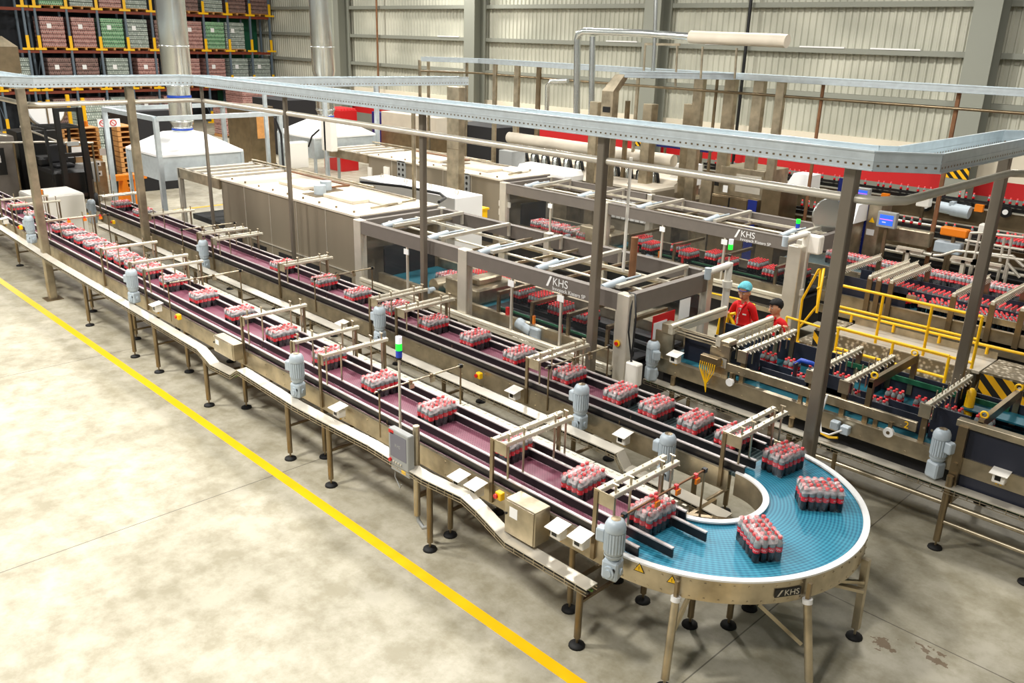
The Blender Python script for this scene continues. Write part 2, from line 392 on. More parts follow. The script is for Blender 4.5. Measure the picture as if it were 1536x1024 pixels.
# diagonal brace rods and down pipes on the wall
for k, (px, r, mn) in enumerate(((566, .05, 'rust'), (1120, .055, 'black'))):
    c = ay(px, 60, WY - .45); b = B(); b.cyl((c.x, WY - .45, 0), (c.x, WY - .45, 9), r, 8)
    tag(b.build('drain_pipe', mn), ('thin rusty pipe running down the back wall near the left round duct', 'thin black pipe running down the back wall behind the insulated pipe')[k], 'pipe')
# side wall far left behind racks
b = B(); b.box((-60.2, -12, 0), (-60, WY, 9.5)); struct('wall_left', b, 'dark_wall')
# strip lights along the girts
for k, (px, py) in enumerate(((1085 - 0, 55), (1340, 80), (670, 57), (930, 68), (1230, 76))):
    c = ay(px, py, WY - .4); b = B(); b.box((c.x - .75, WY - .34, 4.955), (c.x + .75, WY - .27, 5.0))
    tag(b.build('strip_light', 'white'), 'thin white strip fitting on the back wall rail, ' + ('above the end of the insulated pipe', 'second from the right column', 'left of the second column', 'above the bent steam pipes', 'just right of the insulated pipe end')[k], 'light fitting')

# ================================================================ LIGHTS
def area(name, loc, size, power, col=(1, .95, .86), sy=None, aim=None):
    l = bpy.data.lights.new(name, 'AREA'); l.shape = 'RECTANGLE'; l.size = size; l.size_y = sy or size; l.energy = power; l.color = col
    o = bpy.data.objects.new(name, l); COL.objects.link(o); o.location = loc
    if aim is not None: o.rotation_euler = (Vector(aim) - Vector(loc)).to_track_quat('-Z', 'Y').to_euler()
    return o
for (x, y, p) in ((-3, -1.5, 620), (-8.5, .5, 900), (-14, 1.0, 900), (-20, 2, 700), (-27, 3, 600), (-30, 25, 500), (-4, 9.5, 480), (-10, 10.5, 800), (-16, 11, 750), (-23, 12, 700), (-33, 12, 800), (-4, 19, 650), (-11, 20, 800), (-19, 20, 800), (-28, 21, 750), (-38, 20, 1100), (-40, 9, 800)):
    area('high_bay_lamp', (x, y, 9.3), .9, p * (1.0 if y > 15 else (1.12 if y < 1.5 else 1.05)), (1, .97, .92))
w = bpy.data.worlds.new('world'); scene.world = w; w.use_nodes = True
w.node_tree.nodes['Background'].inputs[0].default_value = (1, .97, .91, 1); w.node_tree.nodes['Background'].inputs[1].default_value = .26
# ================================================================ PACK CONVEYORS
ZB, ZF = .95, .97
def leg(b, x, y, z1, r=.03): b.cyl((x, y, .09), (x, y, z1), r, 10); b.cyl((x, y, .03), (x, y, .10), .012, 6)
def foot(b, x, y): b.lathe([(.001, 0), (.075, 0), (.07, .02), (.03, .035), (.001, .035)], (x, y, 0), 14)
def add_leg(parent, x, y, z1, r=.03, mt='steel_dark'):
    b = B(); leg(b, x, y, z1, r); l = b.build('leg', mt, parent); b = B(); foot(b, x, y); b.build('foot_pad', 'rubber', l); return l
def bolts(b, pts, n, r=.009, t=.006):
    for p in pts: b.cyl(p, Vector(p) + Vector(n) * t, r, 6)
def lane(name, label, cat, y0, y1, x0, x1, belts, legx, rails_x1):
    """two side frames, modular belt, four guide rails on brackets, legs"""
    t = thing(name, label, cat, ((x0 + x1) / 2, (y0 + y1) / 2, 0))
    for s, y in ((-1, y0), (1, y1)):
        b = B(); b.box((x0, y - .006 * s, .75), (x1, y + .012 * s, ZF)); b.box((x0, y - .018, ZF - .004), (x1, y + .018, ZF + .006)); b.box((x0, y, .75), (x1, y - s * .05, .756))
        bolts(b, [(x, y + .012 * s, z) for x in [x0 + .25 + k * .45 for k in range(int((x1 - x0) / .45))] for z in (.79, .93)], (0, s, 0))
        b.build('side_frame', 'steel', t)
    for (a, c, mn) in belts:
        b = B(); b.box((a, y0 + .03, ZB - .03), (c, y1 - .03, ZB)); b.build('belt', mn, t)
    ys = (y0 + .05, y0 + .255, y1 - .22, y1 - .06)
    for k, y in enumerate(ys):
        b = B(); b.box((x0, y - .008, ZB + .015), (rails_x1[k], y + .008, ZB + .10), 0); b.box((x0, y - .016, ZB + .10), (rails_x1[k], y + .016, ZB + .112), 1); b.build('guide_rail', ['black_rail', 'rail_edge'], t)
    x = x0 + .4
    while x < x1 - .6:
        b = B()
        for y in ys: b.cyl((x, y, ZB - .01), (x, y, ZB + .06), .012, 6)
        x += 3.1
        b.build('rail_bracket', 'steel_dark', t)
    for x in legx:
        for y in (y0 + .10, y1 - .10): add_leg(t, x, y, .76)
        b = B(); b.bar((x, y0 + .1, .62), (x, y1 - .1, .62), .03, .05); b.bar((x, y0 + .1, .3), (x, y1 - .1, .3), .03, .03); b.build('cross_brace', 'steel_dark', t)
    b = B(); x = x0 + .3
    while x < x1: b.box((x, y0 + .02, .78), (x + .04, y1 - .02, .84)); x += .9
    b.build('cross_members', 'steel_dark', t)
    return t
L1Y = (5.04, 5.93); L2Y = (6.97, 7.87)
lane1 = lane('pack_conveyor', 'long conveyor with purple belt and black guide rails running nearest the yellow floor line', 'conveyor', L1Y[0], L1Y[1], -26, -3.86, [(-26, -3.80, 'purple_belt')],
     [-24.5, -22.5, -20.5, -18.5, -16.2, -14.2, -12.2, -10.4, -8.4, -6.0, -4.3], (-3.55, -3.35, -3.30, -3.62))
lane2 = lane('pack_conveyor', 'long conveyor with purple then grey belt between the near line and the glazed packing machine', 'conveyor', L2Y[0], L2Y[1], -21.2, -3.86, [(-21.2, -5.75, 'purple_belt'), (-5.73, -3.8, 'grey_belt')],
     [-20, -18, -16, -14.2, -12.2, -10.4, -8.4, -6.0, -4.3], (-3.72, -3.72, -3.85, -3.85))
# translucent return covers along the far side of the near line
b = B(); x = -16.0
while x < -4.0:
    xe = min(x + .98, -3.62); b.box((x, 5.96, .85), (xe, 6.29, .862)); b.box((x, 5.96, .82), (xe, 5.975, .862)); b.box((x, 6.28, .80), (xe, 6.29, .862)); x += 1.0
x = -16.0
while x < -3.9:
    for yy in (6.02, 6.09, 6.16, 6.23): b.box((x, yy, .862), (x + .045, yy + .025, .868))
    x += .1
b.build('cover_plate', 'cover_pale', lane1)
# ---- 180 degree curve
CX, CY, RO, RI = -3.80, 6.455, 1.46, .545
cv = thing('curved_conveyor', 'half-round blue belt turn with curved steel side frame joining the two lines', 'conveyor', (CX, CY, 0))
NS = 56
def arc(r, a0=-PI / 2, a1=PI / 2, n=NS): return [(CX + r * math.cos(a0 + (a1 - a0) * k / n), CY + r * math.sin(a0 + (a1 - a0) * k / n)) for k in range(n + 1)]
def ringwall(b, r0, r1, z0, z1, mi=0):
    o = arc(r1); i = arc(r0); n = NS + 1
    vs = [(x, y, z0) for x, y in i] + [(x, y, z0) for x, y in o] + [(x, y, z1) for x, y in i] + [(x, y, z1) for x, y in o]
    fs = []
    for k in range(n - 1):
        fs += [(k, k + 1, n + k + 1, n + k), (2 * n + k, 3 * n + k, 3 * n + k + 1, 2 * n + k + 1), (k, 2 * n + k, 2 * n + k + 1, k + 1), (n + k, n + k + 1, 3 * n + k + 1, 3 * n + k)]
    for k in (0, n - 1): fs.append((k, n + k, 3 * n + k, 2 * n + k))
    b.add(vs, fs, mi, False)
b = B(); ringwall(b, RI + .02, RO - .04, ZB - .03, ZB)
b.add([(-3.80, 5.06, ZB - .03), (-3.80, 5.91, ZB - .03), (-3.80, 5.06, ZB), (-3.80, 5.91, ZB)], [(0, 1, 3, 2)]); bl = b.build('belt', 'blue_belt', cv)
bl.location = (0, 0, 0)
b = B(); ringwall(b, RO - .006, RO + .008, .765, ZF - .005)
for k in range(40):
    a = -PI / 2 + PI * (k + .5) / 40
    for z in (.79, .93): p = Vector((CX + (RO + .008) * math.cos(a), CY + (RO + .008) * math.sin(a), z)); b.cyl(p, p + Vector((math.cos(a), math.sin(a), 0)) * .006, .009, 6)
b.build('outer_frame', 'steel', cv)
b = B(); ringwall(b, RO - .045, RO + .012, ZF - .005, ZF + .012); b.build('wear_rim', 'white', cv)
b = B(); ringwall(b, RI - .008, RI + .006, .72, ZF - .005); b.build('inner_frame', 'steel', cv)
b = B(); ringwall(b, RI - .012, RI + .045, ZF - .005, ZF + .012); b.build('wear_rim', 'white', cv)
def radial_bar(b, a, r0, r1, z, w=.05, h=.05): b.bar((CX + r0 * math.cos(a), CY + r0 * math.sin(a), z), (CX + r1 * math.cos(a), CY + r1 * math.sin(a), z), w, h)
b = B()
for k in range(9): radial_bar(b, -PI / 2 + PI * (k + .5) / 9, RI, RO, .80)
b.build('cross_members', 'steel_dark', cv)
for (fx, fy, tx, ty) in ((-3.05, 5.33, None, 0), (-2.52, 5.86, None, 0)): pass
# splayed front legs and inner legs
def splay(top, bot, r=.035):
    b = B(); T = Vector(top); Bt = Vector(bot); b.cyl(Bt + Vector((0, 0, .1)), T, r, 12); b.cyl(Bt + Vector((0, 0, .03)), Bt + Vector((0, 0, .12)), .013, 6)
    l = b.build('leg', 'steel', cv); b = B(); foot(b, bot[0], bot[1]); b.build('foot_pad', 'rubber', l)
    b = B(); b.cyl(T - (T - Bt).normalized() * .02, T + (T - Bt).normalized() * .02, .042, 14); b.build('leg_cap', 'white', l)
    return l
A1 = az(1012, 900, .74); A2 = az(1217, 905, .74)
for px, py in ((1012, 903), (1217, 906)):
    T = az(px, py, .77); d = Vector((T.x - CX, T.y - CY, 0)).normalized(); T = Vector((CX, CY, .77)) + d * (RO + .05); splay(T, (T.x + d.x * .16, T.y + d.y * .16, 0))
    b = B(); b.bar(T + Vector((0, 0, -.02)), T + Vector((0, 0, .17)), .035, .03); b.build('leg_bracket', 'steel_dark', cv)
T = az(1300, 838, .80); Bt = az(1281, 955, 0); b = B(); b.bar(T, (Bt.x, Bt.y, .1), .06, .06); b.cyl((Bt.x, Bt.y, .02), (Bt.x, Bt.y, .12), .013, 6)
l = b.build('leg', 'steel', cv); b = B(); foot(b, Bt.x, Bt.y); b.build('foot_pad', 'rubber', l)
for px, py in ((964, 901), (1034.5, 937), (1092.5, 938), (1124, 912)): p = az(px, py, 0); add_leg(cv, p.x, p.y, .76, .03)
for a_, c_, w_ in ((az(1137, 905, .74), az(1201, 965, .28), .03), (az(1032, 897, .72), az(1008, 950, .40), .03), (az(1252, 876, .55), az(1296, 886, .55), .05), (az(1252, 870, .6), az(1296, 873, .6), .03)):
    b = B(); b.bar(a_, c_, w_, .03); b.build('leg_brace', 'steel', cv)
b = B(); b.box((-3.9, 6.1, .60), (-3.86, 6.8, .72)); b.bar((-4.4, 6.0, .7), (-3.5, 6.6, .7), .05, .05); b.build('inner_brace', 'steel_dark', cv)
# name plate with lettering (curved frame, flat plate tangent to it)
def on_rim(px, py):
    best = None
    for k in range(-900, 901):
        a = k / 900 * PI / 2; x = CX + (RO + .012) * math.cos(a); y = CY + (RO + .012) * math.sin(a)
        d = _ray(px, py); t = (d[0] * x + d[1] * y) / (d[0] ** 2 + d[1] ** 2); e = abs(d[0] * t - x) + abs(d[1] * t - y)
        if math.cos(a) * -d[0] + math.sin(a) * -d[1] > 0 and (best is None or e < best[0]): best = (e, a, CH + t * d[2])
    return best[1], best[2]
def rim_panel(name, mn, a, z, w, h, t=.003, par=None, shape=None):
    n = Vector((math.cos(a), math.sin(a), 0)); u = Vector((-math.sin(a), math.cos(a), 0)); c = Vector((CX, CY, z)) + n * (RO + .010)
    b = B(); pts = shape or [(-w / 2, -h / 2), (w / 2, -h / 2), (w / 2, h / 2), (-w / 2, h / 2)]
    lo = [c + u * p + Vector((0, 0, q)) for p, q in pts]; b.hull(lo, [v + n * t for v in lo]); return b.build(name, mn, par or cv), c, u, n
a, z = on_rim(1182, 887.5)
pl, c, u, n = rim_panel('name_plate', 'black', a, z, .235, .075, .006)
text('plate_lettering', 'KHS', .075, 'steel_light', frame4(c + n * .0075 - u * .035 - Vector((0, 0, .026)), u, (0, 0, 1)), pl, .001)
b = B(); q = c + n * .0075; b.add([q - u * .1 - Vector((0, 0, .028)), q - u * .082 - Vector((0, 0, .028)), q - u * .045 + Vector((0, 0, .028)), q - u * .063 + Vector((0, 0, .028))], [(0, 1, 2, 3)]); b.build('plate_stroke', 'steel_light', pl)
for (px, py, s) in ((959, 851, .10), (1008, 869, .085)):
    a, z = on_rim(px, py)
    st, c, u, n = rim_panel('warning_sticker', 'black', a, z, 0, 0, .002, None, [(-s / 2, -s * .42), (s / 2, -s * .42), (0, s * .45)])
    s2 = s * .82; b = B(); lo = [c + n * .0025 + u * p + Vector((0, 0, q)) for p, q in ((-s2 / 2, -s2 * .42), (s2 / 2, -s2 * .42), (0, s2 * .45))]; b.hull(lo, [v + n * .001 for v in lo]); b.build('sticker_face', 'plastic_yellow', st)
    b = B(); b.bar(c + n * .004 + Vector((0, 0, s * .12)), c + n * .004 - Vector((0, 0, s * .1)), .008, .002); b.bar(c + n * .004 - Vector((0, 0, s * .17)), c + n * .004 - Vector((0, 0, s * .22)), .008, .002); b.build('sticker_mark', 'black', st)

# ================================================================ PACKS OF BOTTLES
PR, PH = .0312, .214
def bottle_body(b, c=(0, 0, 0), n=10):
    r = PR
    b.lathe([(.001, 0), (r * .8, 0), (r, .012), (r, .05), (r * .93, .085), (r * .93, .128), (r * .98, .135), (r, .142), (r * .95, .156), (r * .72, .176), (r * .46, .19), (r * .42, .196)], c, n, mis=[0, 0, 0, 0, 0, 1, 1, 1, 1, 1, 1])
def bottle_label(b, c=(0, 0, 0), n=12): b.lathe([(PR * 1.0, .086), (PR * 1.0, .128)], c, n)
def bottle_cap(b, c=(0, 0, 0), n=10): b.lathe([(PR * .54, .190), (PR * .58, .193), (PR * .58, .211), (PR * .46, PH), (.001, PH)], c, n)
POS = [((i - 1.5) * .0628, (j - 2.5) * .0628) for i in range(4) for j in range(6)]
def film(t, loose=False):
    X, Y = .0628 * 2 + .004, .0628 * 3 + .004
    b = B(); n = 16; k = 24; g = []
    for i in range(n + 1):
        for j in range(k + 1):
            x = -X + 2 * X * i / n; y = -Y + 2 * Y * j / k
            d = min(abs(math.cos(2 * PI * (x / .0628 / 2 + .25 * 1))), 1) * 0
            fx = abs(((x / .0628 + 10) % 1) - .5); fy = abs(((y / .0628 + 10) % 1) - .5)
            sag = .010 * (1 - min(1, 2.2 * math.hypot(fx, fy))) * 0 + .016 * max(0, math.hypot(.5 - fx, .5 - fy) * 0)
            ce = math.hypot(abs(((x / .0628) % 1) - .5), abs(((y / .0628) % 1) - .5))   # 0 over a cap
            z = PH + .004 - .020 * min(1, max(0, (ce - .22) / .4)) + rnd.uniform(-.001, .001)
            if i in (0, n) or j in (0, k): z = PH - .05
            g.append((x, y, z))
    b.add(g, [(i * (k + 1) + j, (i + 1) * (k + 1) + j, (i + 1) * (k + 1) + j + 1, i * (k + 1) + j + 1) for i in range(n) for j in range(k)], 0, True)
    f = b.build('film_top', 'film_top', t)
    b = B(); P = [(-X, -Y), (X, -Y), (X, Y), (-X, Y)]; vs = [(x, y, .002) for x, y in P] + [(x, y, PH - .05) for x, y in P]
    b.add(vs, [(0, 1, 5, 4), (1, 2, 6, 5), (2, 3, 7, 6), (3, 0, 4, 7)]); b.build('film_sides', 'film_side', t)
def pack_proto(detail, wrapped=True, pos=POS):
    t = thing('bottle_pack', 'x', 'pack of bottles')
    bb = B(); bottle_body(bb, n=10 if detail else 8)
    if detail:
        b0 = bb.build('bottle', ['cola', 'pet'], t); lb = B(); bottle_label(lb); cb = B(); bottle_cap(cb)
        l0 = lb.build('label', 'label_red', b0); c0 = cb.build('cap', 'cap_red', b0)
        b0.location = (*pos[0], 0)
        for p in pos[1:]:
            c = copy_tree(b0, t); c.location = (*p, 0)
    else:
        lb = B(); lb.v, lb.f, lb.m, lb.sm = list(bb.v), list(bb.f), list(bb.m), list(bb.sm)
        o = B(); bottle_label(o, n=8); k = len(lb.v); lb.v += o.v; lb.f += [tuple(i + k for i in f) for f in o.f]; lb.m += [2] * len(o.f); lb.sm += o.sm
        o = B(); bottle_cap(o, n=8); k = len(lb.v); lb.v += o.v; lb.f += [tuple(i + k for i in f) for f in o.f]; lb.m += [3] * len(o.f); lb.sm += o.sm
        b0 = lb.build('bottle', ['cola', 'pet', 'label_red', 'cap_red'], t); b0.location = (*pos[0], 0)
        for p in pos[1:]: c = copy_tree(b0, t); c.location = (*p, 0)
    if wrapped: film(t)
    t.scale = (1.03, 1.03, 1.10)
    return t
near_used, far_used, open_used = [], [], []
packN = pack_proto(True); packF = pack_proto(False); packO = pack_proto(False, False)
ZP = ZB + .001
L1P = [-3.66, -4.45, -5.43, -6.59, -7.66, -8.78, -9.94, -11.12, -12.24, -13.37, -14.30, -14.76, -15.22, -15.68, -16.16, -16.70, -17.26, -17.85, -18.52, -20.24, -21.42]
L2P = [-4.01, -4.48, -5.01, -5.53, -6.33, -7.22, -8.09, -8.97, -9.88, -10.85, -11.83, -13.17, -19.16, -20.38]
for i, x in enumerate(L1P):
    pr, us = (packN, near_used) if i < 7 else (packF, far_used)
    place(pr, us, (x - .128, 5.572 + rnd.uniform(-.015, .015), ZP), rnd.uniform(-.04, .04), 'wrapped cola pack on the near belt, %s back from the blue turn' % ORD[i], 'packs riding on the near belt')
for i, x in enumerate(L2P):
    pr, us = (packN, near_used) if i < 5 else (packF, far_used)
    place(pr, us, (x - .128, 7.475 + rnd.uniform(-.015, .015), ZP), rnd.uniform(-.04, .04), 'wrapped cola pack on the second belt, %s back from the blue turn' % ORD[i], 'packs riding on the second belt')
for c, rz, lab in (((-3.55, 7.46), -.13, 'wrapped cola pack entering the blue turn beside the second belt'), ((-2.955, 7.055), -.85, 'wrapped cola pack at the far outer part of the blue turn, long side facing out'), ((-2.94, 5.955), .95, 'wrapped cola pack at the front of the blue turn, narrow end facing the camera')):
    place(packN, near_used, (c[0], c[1], ZP), rz, lab, 'packs riding round the blue turn')

# ================================================================ GUIDE BRIDGES OVER THE LANES
def bridge(x, y0, y1, zt, label, dbl=False, near=False, group=None, post_bot=.78, reach=None, hang=True, matb='alu_bar'):
    t = thing('guide_bridge', label, 'guide bridge', (x, y0, 0), group)
    bars = (x, x - .14) if dbl else (x,)
    for y in (y0 - .025, y1 + .0):
        b = B(); b.box((x - .16 if dbl else x - .045, y - .012, post_bot), (x - .12 if dbl else x - .005, y + .012, zt + .01)); b.build('post', 'steel_dark', t)
    for y in (y0 - .02,):
        b = B(); b.box((x - (.17 if dbl else .05), y - .006, zt - .10), (x + .05, y + .004, zt + .025)); b.build('end_plate', 'steel', t)
    for bx in bars:
        b = B(); b.box((bx - .028, y0 - .01, zt - .02), (bx + .028, y1 + .03, zt + .022), 0, .008)
        k = 0; yy = y0 + .08
        while yy < y1: b.cyl((bx, yy, zt + .02), (bx, yy, zt + .035), .008, 6); b.cyl((bx + .03, yy + .05, zt - .01), (bx + .045, yy + .05, zt - .01), .006, 5); yy += .13
        b.build('crossbar', matb, t)
    if hang:
        ys = (y0 + .05, y0 + .255, y1 - .22, y1 - .06)
        for y in ys:
            b = B(); bx = x; b.cyl((bx, y, ZB + .11), (bx, y, zt + .10), .011, 6); b.cyl((bx - .03, y, zt + .1), (bx + .03, y, zt + .1), .008, 6); b.build('hanger_rod', 'steel', t)
    return t
Y1X = [-3.83, -5.11, -8.19, -8.81, -10.06, -13.2, -13.75, -14.97, -17.87, -19.9, -20.7]
Y2X = [-3.80, -6.55, -9.15, -9.78, -12.35, -14.73, -15.32, -17.6, -20.25]
for i, x in enumerate(Y1X):
    bridge(x, L1Y[0], L1Y[1] + .02, 1.43, 'pale-barred steel guide bridge over the near belt, %s from the blue turn' % ORD[i], dbl=i < 2, group='guide bridges over the near belt')
for i, x in enumerate(Y2X):
    bridge(x, L2Y[0], L2Y[1] + .0, 1.36, 'pale-barred steel guide bridge over the second belt, %s from the blue turn' % ORD[i], dbl=True, group='guide bridges over the second belt')
def sensor_rod(x, y0, y1, z, label, red=True):
    t = thing('sensor_bar', label, 'sensor bar', (x, y0, 0), 'thin sensor bars across the belts')
    b = B(); b.cyl((x, y0 - .08, z), (x, y1 + .04, z), .011, 8); b.build('rod', 'rust' if red else 'steel', t)
    for y in (y0 - .02, y1): b = B(); b.cyl((x, y, .8), (x, y, z), .011, 8); b.build('post', 'steel_dark', t); b = B(); b.box((x - .02, y - .02, z - .02), (x + .02, y + .02, z + .02)); b.build('clamp', 'black', t)
    for k in range(2 if not red else 3):
        y = y0 + .4 + k * .3; b = B(); b.box((x - .01, y - .015, z - .03), (x + .025, y + .015, z + .02)); c = b.build('sensor', 'cap_red' if red else 'steel_dark', t)
        b = B(); b.box((x + .02, y - .03, z - .07), (x + .04, y + .03, z - .02)); b.build('reflector', 'orange' if red else 'steel', c)
    return t
for x, z, lab, rd in ((-3.68, 1.33, 'thin sensor bar with orange reflectors over the near belt at the blue turn', 1), (-7.06, 1.35, 'thin plain sensor bar over the near belt behind the signal lamp', 0), (-12.38, 1.40, 'thin sensor bar over the near belt above the separate packs', 0), (-17.85, 1.43, 'thin sensor bar with orange heads over the near belt by the left tall post', 1)):
    sensor_rod(x, 5.05, 6.2, z, lab, rd)
for x, z, lab in ((-6.34, 1.36, 'thin sensor bar over the second belt near the front steel pole'), (-11.41, 1.34, 'thin sensor bar over the second belt below the first glazed bay'), (-16.15, 1.31, 'thin sensor bar over the second belt beside the beige tunnel')):
    sensor_rod(x, 6.97, 8.05, z, lab, 0)

# ================================================================ GEAR MOTORS
def motor_proto():
    t = thing('gear_motor', 'x', 'motor')
    b = B(); r = .10
    prof = [(.001, .555), (.055, .555), (.085, .53), (.1, .50), (.105, .47), (.105, .455), (r, .45)]
    b.lathe([(r * .9, .23), (r, .24), (r, .455)][::1], (0, 0, 0), 20)
    for k in range(20): a = 2 * PI * k / 20; b.bar((r * 1.0 * math.cos(a), r * math.sin(a), .26), (r * math.cos(a), r * math.sin(a), .44), .012, .018)
    b.build('motor_body', 'motor_grey', t)
    b = B(); b.lathe([(.108, .445), (.112, .46), (.108, .50), (.085, .535), (.05, .55), (.001, .552)], (0, 0, 0), 20); c = b.build('fan_cowl', 'motor_grey', t)
    b = B(); b.lathe([(.052, .5515), (.001, .5545)], (0, 0, 0), 16); b.build('fan_grille', 'steel_dark', c)
    b = B(); b.box((-.19, -.06, .32), (-.09, .05, .44), 0, .012); b.build('terminal_box', 'motor_grey', t)
    b = B(); b.lathe([(.06, .17), (.085, .2), (.1, .215), (.1, .235)], (0, 0, 0), 18); b.box((-.09, -.085, 0), (.09, .085, .18), 0, .02); b.cyl((0, -.08, .08), (0, -.105, .08), .06, 16); b.cyl((0, -.1, .08), (0, -.12, .08), .035, 12); b.cyl((.085, 0, .08), (.11, 0, .08), .03, 12)
    g = b.build('gearbox', 'motor_grey', t)
    b = B(); b.cyl((.05, -.086, .11), (.05, -.094, .11), .018, 10); b.build('plug', 'black', g)
    t.scale = (.80, .80, 1.0)
    return t
mp = motor_proto(); mu = []
for (x, y, z, rz, lab) in ((-3.64, 4.87, .83, .25, 'light grey gear motor on the near line beside the blue turn'), (-8.54, 4.90, .85, .3, 'light grey gear motor on the near line behind the touch panel'),
    (-13.42, 4.90, .88, .3, 'light grey gear motor on the near line, third from the blue turn'), (-18.4, 4.90, .93, .3, 'light grey gear motor on the near line, left of the tall left post'),
    (-5.72, 6.83, .82, 0, 'light grey gear motor beside the second line near the front bridge pair'), (-4.50, 6.80, .66, .1, 'light grey gear motor low between the lines close to the blue turn'), (-9.53, 6.83, .82, .1, 'light grey gear motor beside the second line behind the signal lamp'),
    (-15.0, 6.83, .79, .2, 'light grey gear motor beside the second line near the beige tunnel'), (-20.6, 6.83, .72, .2, 'light grey gear motor at the far left start of the second line'),
    (-6.19, 8.80, .76, 2.6, 'light grey gear motor at the infeed of the near glazed machine'), (-2.55, 8.88, .76, 2.8, 'light grey gear motor on the right-hand infeed conveyor')):
    place(mp, mu, (x, y, z), rz, lab, 'light grey gear motors along the conveyors')

# ================================================================ CABLE TRAYS BESIDE THE LINES
def floor_tray(name, label, pts, w=.13, legs=(), y=None):
    pts = [Vector(p) for p in pts]
    t = thing(name, label, 'cable tray', (pts[0].x, pts[0].y, 0))
    b = B()
    for i in range(len(pts) - 1):
        if i % 1 == 0: b.bar(pts[i], pts[i + 1], w, .012)
    b.build('tray_cover', 'steel_light', t)
    b = B()
    for i in range(len(pts) - 1):
        for dy in (-w / 2, w / 2):
            for dz in (-.03, -.06): b.bar(pts[i] + Vector((0, dy, dz)), pts[i + 1] + Vector((0, dy, dz)), .006, .006)
        d = pts[i + 1] - pts[i]; n = max(1, int(d.length / .12))
        for k in range(n): q = pts[i] + d * (k / n); b.bar(q + Vector((0, -w / 2, -.06)), q + Vector((0, w / 2, -.06)), .005, .005); b.bar(q + Vector((0, -w / 2, -.06)), q + Vector((0, -w / 2, 0)), .005, .005)
    b.build('wire_basket', 'steel', t)
    for k, mn in enumerate(('cable', 'cable_green')):
        b = B(); b.tube([p + Vector((0, -.03 + k * .04, -.045)) for p in pts], .012, 6); b.build('cable', mn, t)
    for (x, yy, z) in legs: add_leg(t, x, yy, z)
    return t
near_pts = [ay(px, py, 4.78) for px, py in ((0, 340), (75, 388), (150, 432), (302, 522), (322, 545), (352, 560), (362, 553), (445, 605), (482, 625), (560, 665), (640, 714), (700, 742), (722, 762), (765, 808), (888, 880))]
near_pts = [Vector((-26, 4.78, .80))] + near_pts
feet = [(135, 488), (203, 535), (239, 558), (314, 608), (436, 688), (497, 728), (645, 824), (865, 968)]
tr = floor_tray('floor_cable_tray', 'long covered wire cable tray on round legs along the near side, beside the yellow line', near_pts, .14)
for px, py in feet:
    p = az(px, py, 0)
    z = .6
    for i in range(len(near_pts) - 1):
        if near_pts[i].x <= p.x <= near_pts[i + 1].x: f = (p.x - near_pts[i].x) / (near_pts[i + 1].x - near_pts[i].x); z = near_pts[i].z * (1 - f) + near_pts[i + 1].z * f
    add_leg(tr, p.x, p.y, z - .06, .032)
    if px != 645: b = B(); b.bar((p.x, p.y, .45), (p.x, p.y + .5, .45), .025, .025); b.build('leg_brace', 'steel_dark', tr)
mid_pts = [ay(px, py, 6.42) for px, py in ((200, 365), (300, 402), (400, 444), (520, 500), (640, 553), (760, 605), (880, 655), (950, 688))]
mid_pts2 = [Vector((-19.5, 6.6, .90))] + [Vector((x, 6.6, .90)) for x in (-15, -10, -6.2, -4.95)] + [Vector((-4.85, 6.62, .74)), Vector((-4.6, 6.62, .74)), Vector((-3.62, 6.62, .70))]
tm = floor_tray('floor_cable_tray', 'covered wire cable tray running between the two purple-belt lines', mid_pts2, .16)
for x in (-18, -14.5, -11, -7.5, -4.6): add_leg(tm, x, 6.6, .66 if x > -4.8 else .84, .025)

# ================================================================ SMALL BOXES, PANELS
def hooded_proto():
    t = thing('junction_box', 'x', 'junction box')
    b = B(); b.box((-.06, -.05, 0), (.06, .05, .10), 0, .008); b.build('box', 'white_box', t)
    b = B(); b.hull([(-.085, -.10, .105), (.085, -.10, .105), (.085, .07, .135), (-.085, .07, .135)], [(-.085, -.10, .11), (.085, -.10, .11), (.085, .07, .14), (-.085, .07, .14)]); b.build('hood', 'white_box', t)
    b = B(); b.box((-.035, -.053, .03), (.02, -.049, .085)); b.build('window', 'black', t)
    b = B(); b.cyl((-.02, 0, -.03), (-.02, 0, 0), .012, 6); b.cyl((.02, 0, -.03), (.02, 0, 0), .012, 6); b.build('cable_gland', 'plastic_yellow', t)
    return t
jb = hooded_proto(); ju = []
for (px, py, y, lab) in ((509, 618, 4.93, 'white hooded junction box on the near frame behind the touch panel'), (690, 722, 4.93, 'left hooded junction box of the pair just right of the touch panel'), (715, 735, 4.93, 'right hooded junction box of the pair just right of the touch panel'),
    (838, 798, 4.93, 'white hooded junction box on the near frame right of the large steel box'), (872, 812, 4.93, 'small white hooded box on the near frame just left of the front gear motor'), (236, 462, 4.93, 'white hooded junction box on the near frame right of the third gear motor'),
    (8, 332, 4.93, 'white hooded junction box on the near frame at the left edge'), (935, 658, 6.86, 'white hooded junction box on the second frame between the two front gear motors'), (772, 592, 6.86, 'white hooded junction box on the second frame left of the front gear motors'),
    (514, 490, 6.86, 'white hooded junction box on the second frame behind the bridge ends at mid length'), (1013, 538, 8.9, 'grey hooded box on the frame of the glazed machine infeed'), (1500, 716, 8.9, 'white hooded box on the frame at the right edge under the dark conveyor'),
    (228, 383, 6.8, 'small white box at the foot of the second tall post')):
    p = ay(px, py, y); place(jb, ju, (p.x, p.y, p.z - .05), 0, lab, 'white hooded junction boxes')
